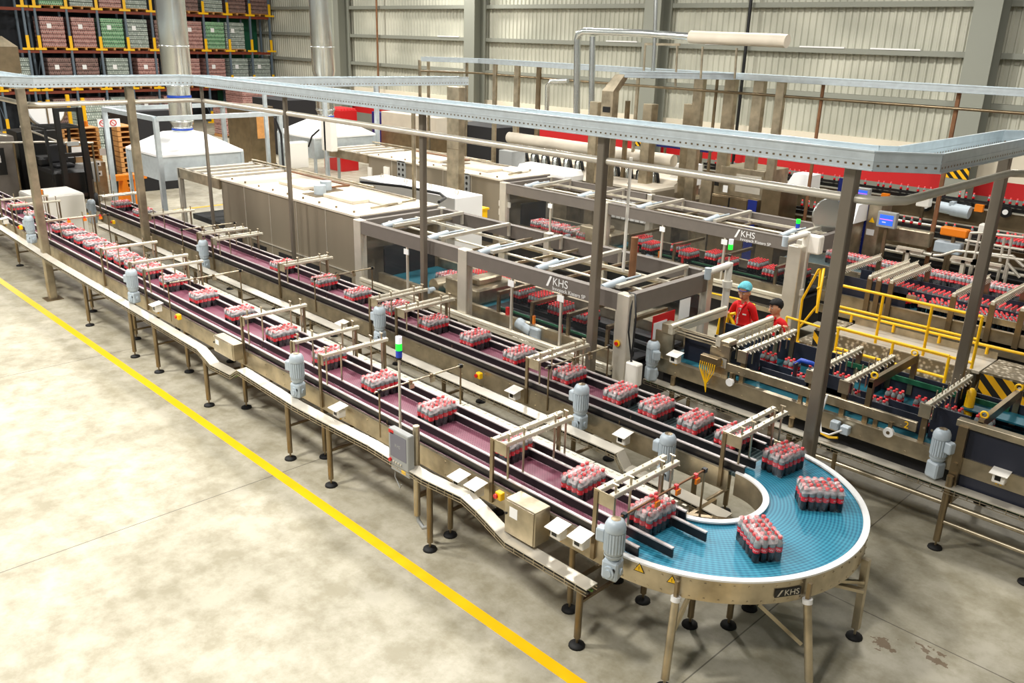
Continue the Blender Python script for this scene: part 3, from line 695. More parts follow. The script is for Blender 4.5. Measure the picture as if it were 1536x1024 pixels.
def steel_box(name, label, x0, x1, y0, y1, z0, z1, cat='control box'):
    t = thing(name, label, cat, ((x0 + x1) / 2, (y0 + y1) / 2, z0))
    b = B(); b.box((x0, y0, z0), (x1, y1, z1), 0, .008); b.build('enclosure', 'steel', t)
    b = B(); b.box((x0 + .01, y0 - .012, z0 + .01), (x1 - .01, y0, z1 - .01), 0, .004); d = b.build('door', 'steel', t)
    b = B(); b.box((x0 + .07, y0 - .0135, z0 + .55 * (z1 - z0)), (x0 + .17, y0 - .012, z0 + .85 * (z1 - z0))); b.build('label_sheet', 'white', d)
    b = B(); b.cyl((x0 + .03, y0 - .012, z0 + .6 * (z1 - z0)), (x0 + .03, y0 - .022, z0 + .6 * (z1 - z0)), .012, 8); b.build('lock', 'black', d)
    return t
p = ay(758, 746, 4.80); q = ay(801, 822, 4.80)
steel_box('control_box', 'large brushed steel control box hung on the near frame left of the hooded boxes', p.x, q.x, 4.80, 5.0, q.z, p.z)
p = ay(320, 502, 4.84); q = ay(351, 542, 4.84)
steel_box('control_box', 'small brushed steel control box hung on the near frame above the tray bend', p.x, q.x, 4.84, 4.99, q.z, p.z)
# yellow sensor blocks
def yblock(px, py, y, lab):
    p = ay(px, py, y); t = thing('safety_switch', lab, 'switch', (p.x, p.y, p.z)); b = B(); b.box((p.x - .04, p.y - .03, p.z - .04), (p.x + .04, p.y + .03, p.z + .04), 0, .008); b.build('housing', 'plastic_yellow', t)
    b = B(); b.cyl((p.x - .02, p.y - .03, p.z), (p.x - .02, p.y - .05, p.z), .024, 10); b.build('knob', 'red', t)
for a in ((750, 743, 4.95, 'yellow safety switch on the near frame left of the large steel box'), (268, 475, 4.95, 'yellow safety switch on the near frame between hooded box and small steel box'), (31, 341, 4.95, 'yellow safety switch on the near frame by the leftmost motor'), (719, 563, 6.88, 'yellow safety switch on the second frame behind the near sensor bar'), (170, 333, 6.88, 'yellow safety switch on the second frame near its far left start')): yblock(*a)
# touch panel on a pipe stand
p = ay(582, 640, 4.70); q = ay(620, 708, 4.70)
t = thing('touch_panel', 'grey framed touch panel on a round post at the near line, below the signal lamp', 'touch panel', (p.x + .15, 4.72, 0))
x0, z1 = p.x, p.z; x1, z0 = x0 + .33, z1 - .40
b = B(); b.box((x0, 4.70, z0), (x1, 4.78, z1), 0, .01); b.build('housing', 'grey_panel', t)
b = B(); b.box((x0 + .035, 4.697, z0 + .10), (x1 - .035, 4.70, z1 - .04)); s = b.build('screen', 'screen_grey', t)
text('screen_text', 'KHS', .05, 'grey_panel', frame4((x0 + .11, 4.6965, z0 + .22), (1, 0, 0), (0, 0, 1)), s, .0005)
b = B(); b.box((x0 + .01, 4.697, z1 - .05), (x0 + .09, 4.70, z1 - .012)); b.build('red_sticker', 'red', t)
b = B()
for k in range(4): b.cyl((x0 + .09 + .04 * k, 4.70, z0 + .05), (x0 + .09 + .04 * k, 4.69, z0 + .05), .011, 8)
b.build('push_buttons', 'steel_light', t)
b = B(); b.cyl((x0 + .035, 4.70, z0 + .05), (x0 + .035, 4.68, z0 + .05), .02, 10); b.build('emergency_stop', 'red', t)
b = B(); b.box((x0 + .02, 4.71, z0 - .07), (x1, 4.80, z0), 0, .008); b.build('lower_box', 'grey_panel', t)
b = B(); b.box((x0 + .2, 4.708, z0 - .05), (x0 + .27, 4.71, z0 - .015)); b.build('yellow_sticker', 'plastic_yellow', t)
xp = x1 - .06; b = B(); b.cyl((xp, 4.85, .28), (xp, 4.85, z1 + .06), .035, 14); b.build('post', 'steel', t)
b = B(); b.tube([(xp, 4.85, .30), (xp + .02, 4.85, .22), (xp + .10, 4.85, .17), (xp + .18, 4.85, .22), (xp + .2, 4.85, .35), (xp + .2, 4.85, .62)], .022, 8); b.tube([(x0 + .03, 4.76, z0 - .05), (x0 + .02, 4.76, z0 - .18), (x0 + .08, 4.78, z0 - .3), (x0 + .1, 4.78, z0 - .25)], .006, 6); b.build('hose', 'grey_panel', t)
b = B(); b.bar((xp, 4.85, .5), (xp, 5.04, .5), .04, .04); b.build('bracket', 'steel_dark', t)
# signal tower lamp on slim pole
def signal(px, pb, pt, y, lab, cols=('lamp_white', 'lamp_green', 'lamp_blue')):
    p0 = ay(px, pb, y); p1 = ay(px, pt, y); t = thing('signal_lamp', lab, 'signal lamp', (p0.x, y, p0.z))
    zt = p1.z; h = .075
    b = B(); b.cyl((p0.x, y, p0.z), (p0.x, y, zt - 3 * h), .014, 8); b.build('pole', 'steel_light', t)
    for k, c in enumerate(cols): b = B(); b.cyl((p0.x, y, zt - (k + 1) * h + .004), (p0.x, y, zt - k * h), .034, 12); b.build('lens', c, t)
    b = B(); b.cyl((p0.x, y, zt - 3 * h - .02), (p0.x, y, zt - 3 * h + .004), .03, 12); b.build('lamp_base', 'black', t)
signal(601, 668, 506, 4.98, 'slim signal tower with white, green and blue lenses behind the touch panel')
# ================================================================ GLAZED PACKING MACHINES
def machine(which, x0, x1, xm, y0, y1, zt=1.95):
    lab = ('near glazed shrink packing machine with brown-grey top beams, beside the second belt', 'rear glazed shrink packing machine with brown-grey top beams, further from the belts')[which]
    t = thing('packing_machine', lab, 'packing machine', ((x0 + x1) / 2, (y0 + y1) / 2, 0))
    w = .10
    for x in (x0, xm, x1):
        for y in (y0, y1):
            b = B(); ww = w if y == y0 else .06
            b.box((x - ww, y - .07, .05 if y == y0 else .05), (x + ww, y + .07, zt + .01), 0, .01); p = b.build('post', 'steel_light', t)
            b = B(); b.box((x - .05, y - .05, 0), (x + .05, y + .05, .06)); b.build('foot', 'rubber', p)
    H = .22
    for y in (y0, y1):
        for a, c in ((x0, xm), (xm, x1)):
            b = B(); b.box((a + w, y - .05, zt - H), (c - w, y + .05, zt - .012)); b.box((a + w, y - .055, zt - .012), (c - w, y + .055, zt)); bm = b.build('top_beam', 'grey_beam', t)
    for x in (x0, x1):
        b = B(); b.box((x - .05, y0 + .07, zt - H - .05), (x + .05, y1 - .07, zt - .01)); b.build('end_beam', 'grey_beam', t)
    # lettering on the long front beam
    tx = ay(819 if which == 0 else 1102, 420 if which == 0 else 347, y0 - .06).x + .16
    b = B(); b.add([(tx - .16, y0 - .057, zt - .17), (tx - .12, y0 - .057, zt - .17), (tx - .05, y0 - .057, zt - .02), (tx - .09, y0 - .057, zt - .02)], [(0, 1, 2, 3)]); b.build('logo_stroke', 'white', t)
    text('logo_lettering', 'KHS', .155, 'white', frame4((tx - .04, y0 - .057, zt - .135), (1, 0, 0), (0, 0, 1)), t, .001)
    text('type_lettering', 'Innopack Kisters SP', .075, 'white', frame4((tx - .04, y0 - .057, zt - .205), (1, 0, 0), (0, 0, 1)), t, .001)
    # glazing: fixed panels between posts, on front and right end, clear at the back too
    for a, c in ((x0, xm), (xm, x1)):
        n = 2 if a == x0 else 3
        for k in range(n):
            xa = a + w + (c - a - 2 * w) * k / n; xb = a + w + (c - a - 2 * w) * (k + 1) / n
            b = B(); b.box((xa + .03, y0 - .03, .98), (xb - .03, y0 - .024, zt - H)); g = b.build('glass_panel', 'glazing', t)
            b = B(); b.box((xb - .03, y0 - .045, .92), (xb + .005, y0 - .015, zt - H)); b.build('glass_frame', 'steel_light', g)
            if k < n - 1: b = B(); b.box((xb - .07, y0 - .06, zt - H - .12), (xb + .05, y0 - .045, zt - H - .03)); b.build('door_sticker', 'white', g)
        b = B(); b.box((a + w, y1 - .005, .98), (c - w, y1 + .001, zt - H)); b.build('glass_panel', 'glazing', t)
    b = B(); b.box((x1 + .0, y0 + .1, .98), (x1 + .006, y1 - .1, zt - H - .05)); b.build('glass_panel', 'glazing', t)
    # lower body
    b = B(); b.box((x0 + .1, y0 + .12, .25), (x1 - .1, y1 - .12, .80)); b.build('base_body', 'dark', t)
    b = B(); b.box((x0 + .1, y0 - .12, .90), (x1 - .1, y0 - .06, .965), 0, .01); b.box((x0 + .1, y0 - .11, .84), (x1 - .1, y0 - .07, .88)); b.build('front_rail', 'alu_bar', t)
    b = B(); b.box((x0 + .1, y0 - .05, .58), (x1 - .1, y0 + .1, .66)); b.build('yellow_cable_duct', 'steel', t)
    b = B(); b.tube([(x0 + .2 + k * .35, y0 - .06 + .02 * math.sin(k), .665 + .015 * (k % 3)) for k in range(int((x1 - x0 - .4) / .35))], .018, 6); b.build('yellow_hose', 'plastic_yellow', t)
    # interior: belt, side plates, wrapping station
    b = B(); b.box((x0 + .15, y0 + .35, .86), (xm - .1, y1 - .25, .90)); b.build('inner_belt', 'teal_belt', t)
    b = B(); b.box((xm - .1, y0 + .35, .86), (x1 - .15, y1 - .25, .90)); b.build('inner_belt', 'dark', t)
    b = B(); b.box((xm - .75, y0 + .45, .9), (xm - .2, y1 - .5, 1.18), 0, .04); b.box((xm - .6, y0 + .6, 1.18), (xm - .35, y1 - .7, 1.3), 0, .03); b.build('wrapping_head', 'steel', t)
    b = B(); b.box((x0 + .15, y0 + .26, .72), (x1 - .15, y0 + .34, 1.0)); b.build('inner_frame', 'steel', t)
    b = B(); b.box((x0 + .15, y1 - .22, .72), (x1 - .15, y1 - .14, 1.05)); b.build('inner_frame', 'steel', t)
    for k in range(4):
        x = xm + .4 + k * (x1 - xm - .8) / 3.2; b = B(); b.box((x, y0 + .3, 1.28), (x + .06, y1 - .2, 1.33)); b.box((x, y0 + .3, .95), (x + .05, y0 + .34, 1.3)); b.build('inner_crossbar', 'steel_dark', t)
    for k in range(3):
        y = y0 + .5 + k * (y1 - y0 - .9) / 3; b = B(); b.box((xm + .2, y, .92), (x1 - .2, y + .02, 1.0)); b.build('lane_divider', 'black', t)
    b = B(); b.box((xm + .3, y0 + .40, 1.02), (x1 - .8, y0 + .42, 1.05)); b.build('green_guide', 'green', t)
    xw = x0 + (xm - x0) * .55
    b = B(); b.cyl((xw, y0 + .4, 1.02), (xw, y1 - .4, 1.02), .13, 16); b.cyl((xw + .3, y0 + .4, 1.1), (xw + .3, y1 - .4, 1.1), .05, 12); b.box((xw + .35, y0 + .35, .9), (xw + .75, y0 + .55, 1.28), 0, .02); b.build('film_roller', 'steel', t)
    b = B(); b.cyl((xw + .1, y0 + .32, 1.0), (xw + .1, y0 + .20, 1.0), .05, 10); b.cyl((xm + .9, y0 + .28, .95), (xm + 1.2, y0 + .28, .88), .085, 12); b.box((xm + 1.2, y0 + .2, .78), (xm + 1.4, y0 + .36, .98), 0, .02); b.build('drive_motor', 'motor_grey', t)
    b = B(); b.box((x0 + .12, y0 + .4, .9), (x0 + .16, y1 - .3, zt - .5)); b.build('tunnel_curtain', 'dark', t)
    for k in range(3): b = B(); yy = y0 + .3; xx = xm + .6 + k * .55; b.box((xx, yy, 1.0), (xx + .05, yy + .04, 1.12)); b.build('red_handle', 'orange' if k % 2 else 'red', t)
    # roof rods, air cylinders and lifting arms
    for k, y in enumerate((y0 + .55, y0 + 1.15)):
        if y < y1 - .1: b = B(); b.box((x0 + .1, y - .02, zt - .10), (x1 - .1, y + .02, zt - .06)) if k else b.cyl((x0 + .1, y, zt - .08), (x1 - .1, y, zt - .08), .02, 8); b.build('roof_rail', 'alu_bar', t)
    n = 6
    for k in range(n):
        x = x0 + .35 + (x1 - x0 - .7) * k / (n - 1); b = B(); b.bar((x, y0 + .05, zt - .14), (x, y1 - .05, zt - .14), .035, .035); b.build('roof_crossbar', 'steel', t)
    for k in range(5):
        x = x0 + .5 + (x1 - x0 - 1.0) * k / 4
        b = B(); b.cyl((x, y0 + .12, zt - .05), (x + .05, y0 + .5, zt + .01), .055, 12); b.cyl((x + .05, y0 + .5, zt + .01), (x + .1, y0 + .8, zt + .03), .018, 8); c = b.build('air_cylinder', 'motor_grey', t)
        b = B(); b.box((x + .05, y0 + .5, zt - .05), (x + .14, y0 + .6, zt + .01), 0, .01); b.build('clamp', 'black', c)
        b = B(); b.bar((x + .15, y0 + .25, zt - .02), (x + .2, y1 - .1, zt + .03), .07, .05); b.bar((x + .2, y1 - .1, zt + .05), (x + .2, y1 - .1, zt - .18), .04, .04); b.build('lifting_arm', 'steel_light', t)
    return t
M1 = machine(0, -12.3, -6.42, -9.53, 8.45, 10.3)
M2 = machine(1, -13.75, -6.55, -10.83, 13.35, 14.85)
# stickers and extras on the near machine
b = B(); b.cyl((-6.45, 8.37, 1.30), (-6.45, 8.35, 1.30), .045, 14); k = b.build('stop_switch', 'plastic_yellow', M1); b = B(); b.cyl((-6.45, 8.35, 1.30), (-6.45, 8.33, 1.30), .025, 12); b.build('switch_knob', 'red', k)
b = B(); b.box((-6.38, 9.6, 1.38), (-6.37, 9.85, 1.66)); b.build('end_sticker', 'white', M1)
b = B(); b.box((-6.38, 9.0, 1.15), (-6.372, 9.5, 1.55)); k = b.build('red_notice', 'red', M1); b = B(); b.box((-6.371, 9.02, 1.2), (-6.366, 9.32, 1.45)); b.build('notice_sheet', 'white', k)
p = ay(958, 580, 8.33); b = B(); b.box((-6.25, 8.30, .82), (-6.05, 8.42, 1.12), 0, .015); b.build('white_unit', 'white_box', M1)
b = B(); b.tube([(-6.42, 8.5, 1.97), (-6.25, 8.4, 2.0), (-6.18, 8.36, 1.7), (-6.2, 8.35, 1.1)], .012, 6); b.tube([(-6.42, 8.5, 1.97), (-6.33, 8.45, 1.9), (-6.28, 8.36, 1.5), (-6.1, 8.36, .7)], .012, 6); b.build('cable', 'cable', M1)
# white swing arm pipe at the end of the near machine, with signal lamp
def swing(px0, px1, pyt, pyb, y, lab):
    a = ay(px1, pyt, y); c = ay(px1 - 5, pyb, y); d = ay(px0, pyt + 15, y - .5)
    t = thing('swing_arm', lab, 'support arm', (c.x, c.y, c.z)); b = B(); b.cyl(c, (c.x, y, a.z), .055, 12); b.cyl((c.x, y, c.z + .45), (c.x, y, c.z + .55), .075, 12); b.build('column_tube', 'white_paint', t)
    b = B(); b.cyl((c.x, y, a.z - .03), (d.x, d.y, d.z), .05, 12); b.build('arm_tube', 'white_paint', t); b = B(); b.cyl((d.x, d.y, d.z - .1), (d.x, d.y, d.z + .06), .05, 12); b.build('joint', 'motor_grey', t)
    return c, a
c, a = swing(1062, 1090, 393, 475, 10.65, 'white bent support tube at the right end of the near glazed machine')
signal(1093, 395, 358, 10.65, 'small signal tower with white and green lenses on the near white support tube', ('lamp_white', 'lamp_green'))
c, a = swing(1178, 1197, 345, 480, 13.1, 'white bent support tube at the right end of the rear glazed machine')
signal(1195, 350, 328, 13.1, 'small signal tower on the rear machine white support tube', ('lamp_green', 'lamp_blue'))
b = B(); p = ay(1218, 366, 13.15); b.box((p.x - .16, 13.1, p.z - .15), (p.x + .16, 13.25, p.z + .15), 0, .02); tag(b.build('control_box', 'white_box'), 'pale grey box mounted on the right end post of the rear glazed machine', 'control box')
# wide white post at the right end of the rear machine
b = B(); p = az(1190, 362, 1.95); b.box((p.x + .02, 12.9, 0), (p.x + .26, 13.1, 1.92), 0, .01); tag(b.build('machine_post', 'steel_light'), 'wide pale post standing at the right front corner of the rear glazed machine', 'post')
# mirror disc
p = ay(1240, 322, 14.6); b = B(); b.cyl(p, p + Vector((.035, -.02, 0)), .30, 28); m_ = tag(b.build('mirror_disc', 'galv_duct'), 'round shiny disc on a short stem above the rear machine right end', 'mirror')
b = B(); b.cyl((p.x, p.y, 1.9), (p.x, p.y, p.z - .28), .02, 8); b.build('stem', 'white_paint', m_)
# thin white conduit poles from the gantry to the machines
for (px, y, zb, zt_, lab) in ((957, 9.5, 1.9, 3.5, 'slim white conduit pole dropping onto the near glazed machine'),):
    p = ay(951, 240, y); b = B(); b.cyl((p.x - .05, y, zb), (p.x - .05, y, zt_), .022, 8); tag(b.build('conduit_pole', 'white_paint'), lab, 'conduit')
p = ay(947, 425, 9.2); b = B(); b.cyl((p.x, 9.2, 1.85), (p.x, 9.2, 2.5), .05, 10); b.cyl((p.x, 9.2, 1.9), (p.x, 9.2, 1.98), .055, 10); tag(b.build('vent_stub', 'rust'), 'short brown vertical tube on the near machine roof by the corner post', 'tube')

# packs and groups inside the machines
ou = open_used
def grp(x, y, z, lab, wr=False, rz=0): place(packF if wr else packO, far_used if wr else ou, (x, y, z), rz, lab, 'cola packs inside the glazed machines')
grp(-11.0, 9.35, .901, 'film-covered cola pack on the teal belt inside the left bay of the near machine', True)
LB = 'group of cola bottles inside the near machine right bay, '
for k, (x, y) in enumerate([tuple(az(a_, c_, 1.08)[:2]) for a_, c_ in ((722, 412), (752, 424), (784, 438), (812, 447), (842, 462), (880, 474))]): grp(x, y, .93, LB + ORD[k] + ' from the middle post')
for k, x in enumerate((-13.2, -12.85, -12.5, -12.15, -11.75)): grp(x, 13.95 - .02 * k, .901, 'cola pack on the teal belt inside the rear machine left bay, ' + ORD[k] + ' from the tunnel', True)
for k, (x, y) in enumerate(((-10.4, 14.1), (-9.95, 13.8), (-9.5, 14.15), (-9.1, 13.85), (-8.7, 14.15), (-8.25, 13.9), (-7.8, 14.2), (-7.35, 13.95), (-6.95, 14.2))): grp(x, y, 1.0, 'group of cola bottles inside the rear machine right bay, ' + ORD[k] + ' from the middle post')

# ================================================================ HEAT TUNNELS
def tunnel(which, x0, x1, y0, y1, z0=.30, z1=1.98):
    t = thing('heat_tunnel', ('long beige steel shrink tunnel joined to the near glazed machine', 'long beige steel shrink tunnel joined to the rear glazed machine')[which], 'shrink tunnel', ((x0 + x1) / 2, (y0 + y1) / 2, 0))
    xb = x0 + 2.0
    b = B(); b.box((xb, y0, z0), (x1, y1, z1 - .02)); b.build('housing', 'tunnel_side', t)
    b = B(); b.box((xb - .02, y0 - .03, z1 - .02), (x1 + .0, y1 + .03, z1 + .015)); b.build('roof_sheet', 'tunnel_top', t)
    b = B(); b.box((x1 - .02, y0 + .05, z1 - .25), (x1 + .03, y1, z1 - .001)); b.build('end_panel', 'grey_beam', t)
    n = 5
    for k in range(1, n):
        x = xb + (x1 - xb) * k / n; b = B(); b.box((x - .006, y0 - .012, z0), (x + .006, y0 + .001, z1 - .02)); b.build('panel_seam', 'steel_light', t)
    b = B(); b.bar((xb, y0 - .015, .92), (x1, y0 - .015, .92), .02, .02); b.build('front_lip', 'steel_light', t)
    for k in range(n):
        x = xb + (x1 - xb) * (k + .5) / n; b = B(); b.box((x - .25, y0 - .02, .5), (x + .25, y0 + .01, .82)); b.build('lower_window', 'dark', t)
    # entry frame left
    for x in (x0, ):
        for y in (y0, y1): b = B(); b.box((x - .05, y - .05, .0), (x + .05, y + .05, z1)); b.build('entry_post', 'steel_light', t)
    for y in (y0, y1): b = B(); b.box((x0, y - .05, z1 - .22), (xb, y + .05, z1)); b.build('entry_beam', 'steel', t)
    for k in range(5):
        x = x0 + .1 + k * .45; b = B(); b.box((x, y0, z1 - .04), (x + .16, y1, z1)); b.build('entry_slat', 'tunnel_top', t)
    b = B(); b.box((x0 + .05, y0 + .02, .75), (xb, y0 + .03, z1 - .22)); b.build('entry_glass', 'glazing', t)
    b = B(); b.box((x0, y0 + .2, .78), (xb, y1 - .2, .90)); b.build('entry_belt', 'dark', t)
    for x in (xb + .3, (xb + x1) / 2, x1 - .3):
        for y in (y0 + .1, y1 - .1): b = B(); b.cyl((x, y, 0), (x, y, z0), .04, 8); b.build('leg', 'steel_dark', t)
    # roof details: two fans, boxes, pipe run
    L = x1 - xb
    for fx, fy in ((.50, .55), (.57, .35)):
        x = xb + L * fx; y = y0 + (y1 - y0) * fy; b = B(); b.box((x - .25, y - .25, z1 + .015), (x + .25, y + .25, z1 + .03), 1); b.cyl((x, y, z1 + .02), (x, y, z1 + .20), .12, 16); b.build('roof_fan', ['motor_grey', 'steel_dark'], t)
    for fx, fy in ((.36, .5), (.72, .45)):
        x = xb + L * fx; y = y0 + (y1 - y0) * fy; b = B(); b.box((x - .5, y - .28, z1 + .015), (x + .5, y + .28, z1 + .08), 0, .01); b.build('roof_hatch', 'tunnel_top', t)
    b = B(); b.box((xb + L * .80, y0 + .9, z1 + .02), (xb + L * .92, y0 + 1.3, z1 + .09), 0, .02); b.build('roof_box', 'white_paint', t)
    b = B()
    b.tube([(xb + .3, y1 - .25, z1 + .06), (xb + L * .5, y1 - .25, z1 + .06), (xb + L * .5, y1 - .7, z1 + .06)], .022, 8); b.build('roof_pipe', 'rust', t)
    b = B(); b.tube([(xb + .1, y1 - .1, z1 + .05), (x1 - .5, y1 - .12, z1 + .05), (x1 - .3, y0 + .5, z1 + .05)], .02, 8); b.tube([(x0, y1 + .02, z1 + .05), (xb + L * .6, y1 + .02, z1 + .06)], .025, 6); b.build('roof_conduit', 'steel', t)
    for k in range(9):
        x = xb + L * (k + .5) / 9; b = B(); b.cyl((x, y0 + .12, z1 + .015), (x, y0 + .12, z1 + .05), .02, 8); b.build('roof_bolt', 'steel_dark', t)
    b = B(); s = .09; cx = x1 + .032; cy = y0 + 1.1; zz = z1 - .12; b.add([(cx, cy - s / 2, zz - s / 2), (cx, cy + s / 2, zz - s / 2), (cx, cy, zz + s / 2)], [(0, 1, 2)]); b.build('warning_sticker', 'plastic_yellow', t)
    return t
T1 = tunnel(0, -19.5, -12.43, 8.5, 10.3)
T2 = tunnel(1, -21.0, -13.90, 13.4, 14.95)
# instrument panels on the rear tunnel side
for px, py in ((518, 252 - 0), (696, 272)):
    pass
for (px, py, w, h) in ((602, 254, .32, .42), (697, 274, .34, .44)):
    p = ay(px, py, 13.38); b = B(); b.box((p.x - w / 2, 13.37, p.z - h / 2), (p.x + w / 2, 13.4, p.z + h / 2)); q = b.build('gauge_panel', 'grey_panel', T2)
    b = B()
    for i in range(2):
        for j in range(3): b.cyl((p.x - .08 + .16 * i, 13.37, p.z - .13 + .13 * j), (p.x - .08 + .16 * i, 13.36, p.z - .13 + .13 * j), .035, 10)
    b.build('gauges', 'black', q)
for (px, py, w, h) in ((580, 262, .22, .4), (757, 306, .35, .12), (753, 318, .18, .14), (555, 258, .15, .25)):
    p = ay(px, py, 13.38); b = B(); b.box((p.x - w / 2, 13.36, p.z - h / 2), (p.x + w / 2, 13.4, p.z + h / 2)); b.build('wall_socket_box', 'white_box', T2)
# yellow spill kit box between machines
p = ay(718, 318, 12.6); b = B(); b.box((p.x - .28, 12.45, p.z - .1), (p.x + .28, 12.62, p.z + .12), 0, .02); b.box((p.x - .30, 12.43, p.z + .10), (p.x + .30, 12.64, p.z + .14)); b.box((p.x - .05, 12.5, 0), (p.x + .05, 12.58, p.z)); tag(b.build('yellow_box', 'plastic_yellow'), 'bright yellow open box standing in front of the rear tunnel', 'box')
# white long cabinet with ring bolts behind the near tunnel
a = az(498, 240, 1.85); c = az(652, 272, 1.85)
t = thing('white_cabinet', 'long white electrical cabinet with ring bolts behind the near tunnel', 'cabinet', ((a.x + c.x) / 2, a.y, 0))
yb = 11.15
b = B(); b.box((-16.2, yb, 0), (-12.9, yb + .75, 1.95), 0, .01); b.build('cabinet_body', 'white', t)
for k in range(4): b = B(); x = -15.8 + k * .85; b.tube([(x + .05 * math.cos(q * PI / 6), yb + .35, 2.0 + .05 * math.sin(q * PI / 6)) for q in range(13)], .009, 6); b.build('ring_bolt', 'steel', t)
b = B(); b.tube([(-12.5, 10.4, 2.02), (-12.9, 10.9, 1.99), (-13.3, 11.1, 2.0), (-14.3, 10.9, 2.03), (-15.2, 10.5, 2.04)], .03, 8); b.build('black_hose', 'cable', t)

# ================================================================ HOODS AND ROUND DUCTS
def hood(which, cx, cy, hx, hy, z0, z1, r):
    t = thing('extraction_hood', ('white pyramid hood with tall round duct above the near tunnel entry', 'white pyramid hood with tall round duct above the rear tunnel entry')[which], 'extraction hood', (cx, cy, 0))
    b = B(); lo = [(cx - hx, cy - hy, z0), (cx + hx, cy - hy, z0), (cx + hx, cy + hy, z0), (cx - hx, cy + hy, z0)]; k = .34
    hi = [(cx - hx * k, cy - hy * k, z1), (cx + hx * k, cy - hy * k, z1), (cx + hx * k, cy + hy * k, z1), (cx - hx * k, cy + hy * k, z1)]; b.hull(lo, hi)
    b.box((cx - hx, cy - hy, z0 - .05), (cx + hx, cy + hy, z0)); b.build('hood_shell', 'white', t)
    b = B(); b.box((cx - hx * .97, cy - hy * .97, z0 - .6), (cx + hx * .97, cy + hy * .97, z0 - .05)); b.build('side_skirt', 'galvanised', t)
    for sx in (-1, 1):
        for sy in (-1, 1): b = B(); b.box((cx + sx * (hx - .03) - .035, cy + sy * (hy - .03) - .035, 0), (cx + sx * (hx - .03) + .035, cy + sy * (hy - .03) + .035, z0 - .04)); b.build('leg', 'galvanised', t)
    b = B(); b.lathe([(r * .68, z1 - .05), (r * .68, 2.75), (r * .8, 2.85), (r * .8, 3.75), (r, 3.95), (r, 10.5)], (cx, cy, 0), 28)
    for z in (2.72, 2.88, 3.7, 4.6, 6.1): rr = r * (.7 if z < 2.8 else (.82 if z < 3.8 else 1.01)); b.lathe([(rr, z - .02), (rr * 1.03, z - .015), (rr * 1.03, z + .015), (rr, z + .02)], (cx, cy, 0), 28)
    d = b.build('duct', 'galv_duct', t)
    b = B(); b.lathe([(r * .72, 2.66), (r * .74, 2.67), (r * .74, 2.70), (r * .72, 2.71)], (cx, cy, 0), 24); b.lathe([(r * .83, 3.0 + .42), (r * .84, 3.43), (r * .84, 3.47), (r * .83, 3.48)], (cx, cy, 0), 24); b.build('blue_band', 'blue', d)
    return t
hood(0, -20.95, 9.3, .98, 1.05, 2.22, 2.62, .335)
hood(1, -22.3, 14.25, 1.0, 1.05, 2.22, 2.62, .335)
# ================================================================ OVERHEAD CABLE TRAY GANTRY
def poly_tray(name, label, pts, w, h, mn='galvanised', holes=True, cat='overhead cable tray'):
    """wide U-shaped cable tray following a polyline (plan), with perforated sides"""
    t = thing(name, label, cat, (pts[0][0], pts[0][1], pts[0][2]))
    P = [Vector(p) for p in pts]; n = len(P)
    L, R = [], []
    for i, p in enumerate(P):
        d0 = (P[i] - P[i - 1]).normalized() if i else None; d1 = (P[i + 1] - P[i]).normalized() if i < n - 1 else None
        d = (d0 + d1).normalized() if d0 and d1 else (d0 or d1); nrm = Vector((-d.y, d.x, 0)); k = 1 / max(.5, nrm.dot(Vector((-(d1 or d0).y, (d1 or d0).x, 0))))
        L.append(p + nrm * w / 2 * k); R.append(p - nrm * w / 2 * k)
    b = B()
    for i in range(n - 1): b.add([R[i], R[i + 1], L[i + 1], L[i]], [(0, 1, 2, 3)]); b.add([v - Vector((0, 0, .01)) for v in (R[i], R[i + 1], L[i + 1], L[i])], [(3, 2, 1, 0)])
    b.build('tray_floor', mn, t)
    for S in (L, R):
        b = B()
        for i in range(n - 1):
            a, c = S[i], S[i + 1]; d = (c - a).normalized(); nn = Vector((-d.y, d.x, 0))
            b.add([a - nn * .003, c - nn * .003, c + nn * .003, a + nn * .003, a - nn * .003 + Vector((0, 0, h)), c - nn * .003 + Vector((0, 0, h)), c + nn * .003 + Vector((0, 0, h)), a + nn * .003 + Vector((0, 0, h))], [(0, 3, 2, 1), (4, 5, 6, 7), (0, 1, 5, 4), (2, 3, 7, 6)])
            for zz in (0, h): b.bar(a + Vector((0, 0, zz)), c + Vector((0, 0, zz)), .03, .014)
            b.bar(a + Vector((0, 0, h * .5)), c + Vector((0, 0, h * .5)), .014, .012)
        s = b.build('side_wall', mn, t)
        if holes:
            b = B()
            for i in range(n - 1):
                a, c = S[i], S[i + 1]; d = (c - a); m_ = int(d.length / .075); dn = d.normalized(); nn = Vector((-dn.y, dn.x, 0))
                for k in range(min(m_, 260)):
                    q = a + d * ((k + .5) / m_) + Vector((0, 0, h * .25)); b.add([q - dn * .012 - nn * .0045 - Vector((0, 0, .009)), q + dn * .012 - nn * .0045 - Vector((0, 0, .009)), q + dn * .012 - nn * .0045 + Vector((0, 0, .009)), q - dn * .012 - nn * .0045 + Vector((0, 0, .009))], [(0, 1, 2, 3)]); b.add([q - dn * .012 + nn * .0045 - Vector((0, 0, .009)), q + dn * .012 + nn * .0045 - Vector((0, 0, .009)), q + dn * .012 + nn * .0045 + Vector((0, 0, .009)), q - dn * .012 + nn * .0045 + Vector((0, 0, .009))], [(3, 2, 1, 0)])
            b.build('slots', 'steel_dark', s)
    return t
ZT = 3.93
G = poly_tray('overhead_cable_tray', 'long wide galvanised cable tray carried high over the lines with two corners', [(-34, 4.95, ZT), (-18.0, 4.95, ZT), (-17.7, 5.2, ZT), (-17.7, 7.9, ZT), (-17.4, 8.25, ZT), (-3.45, 8.25, ZT), (-3.15, 8.5, ZT), (-3.15, 11.6, ZT), (-2.9, 11.9, ZT), (4, 11.9, ZT)], .50, .17)
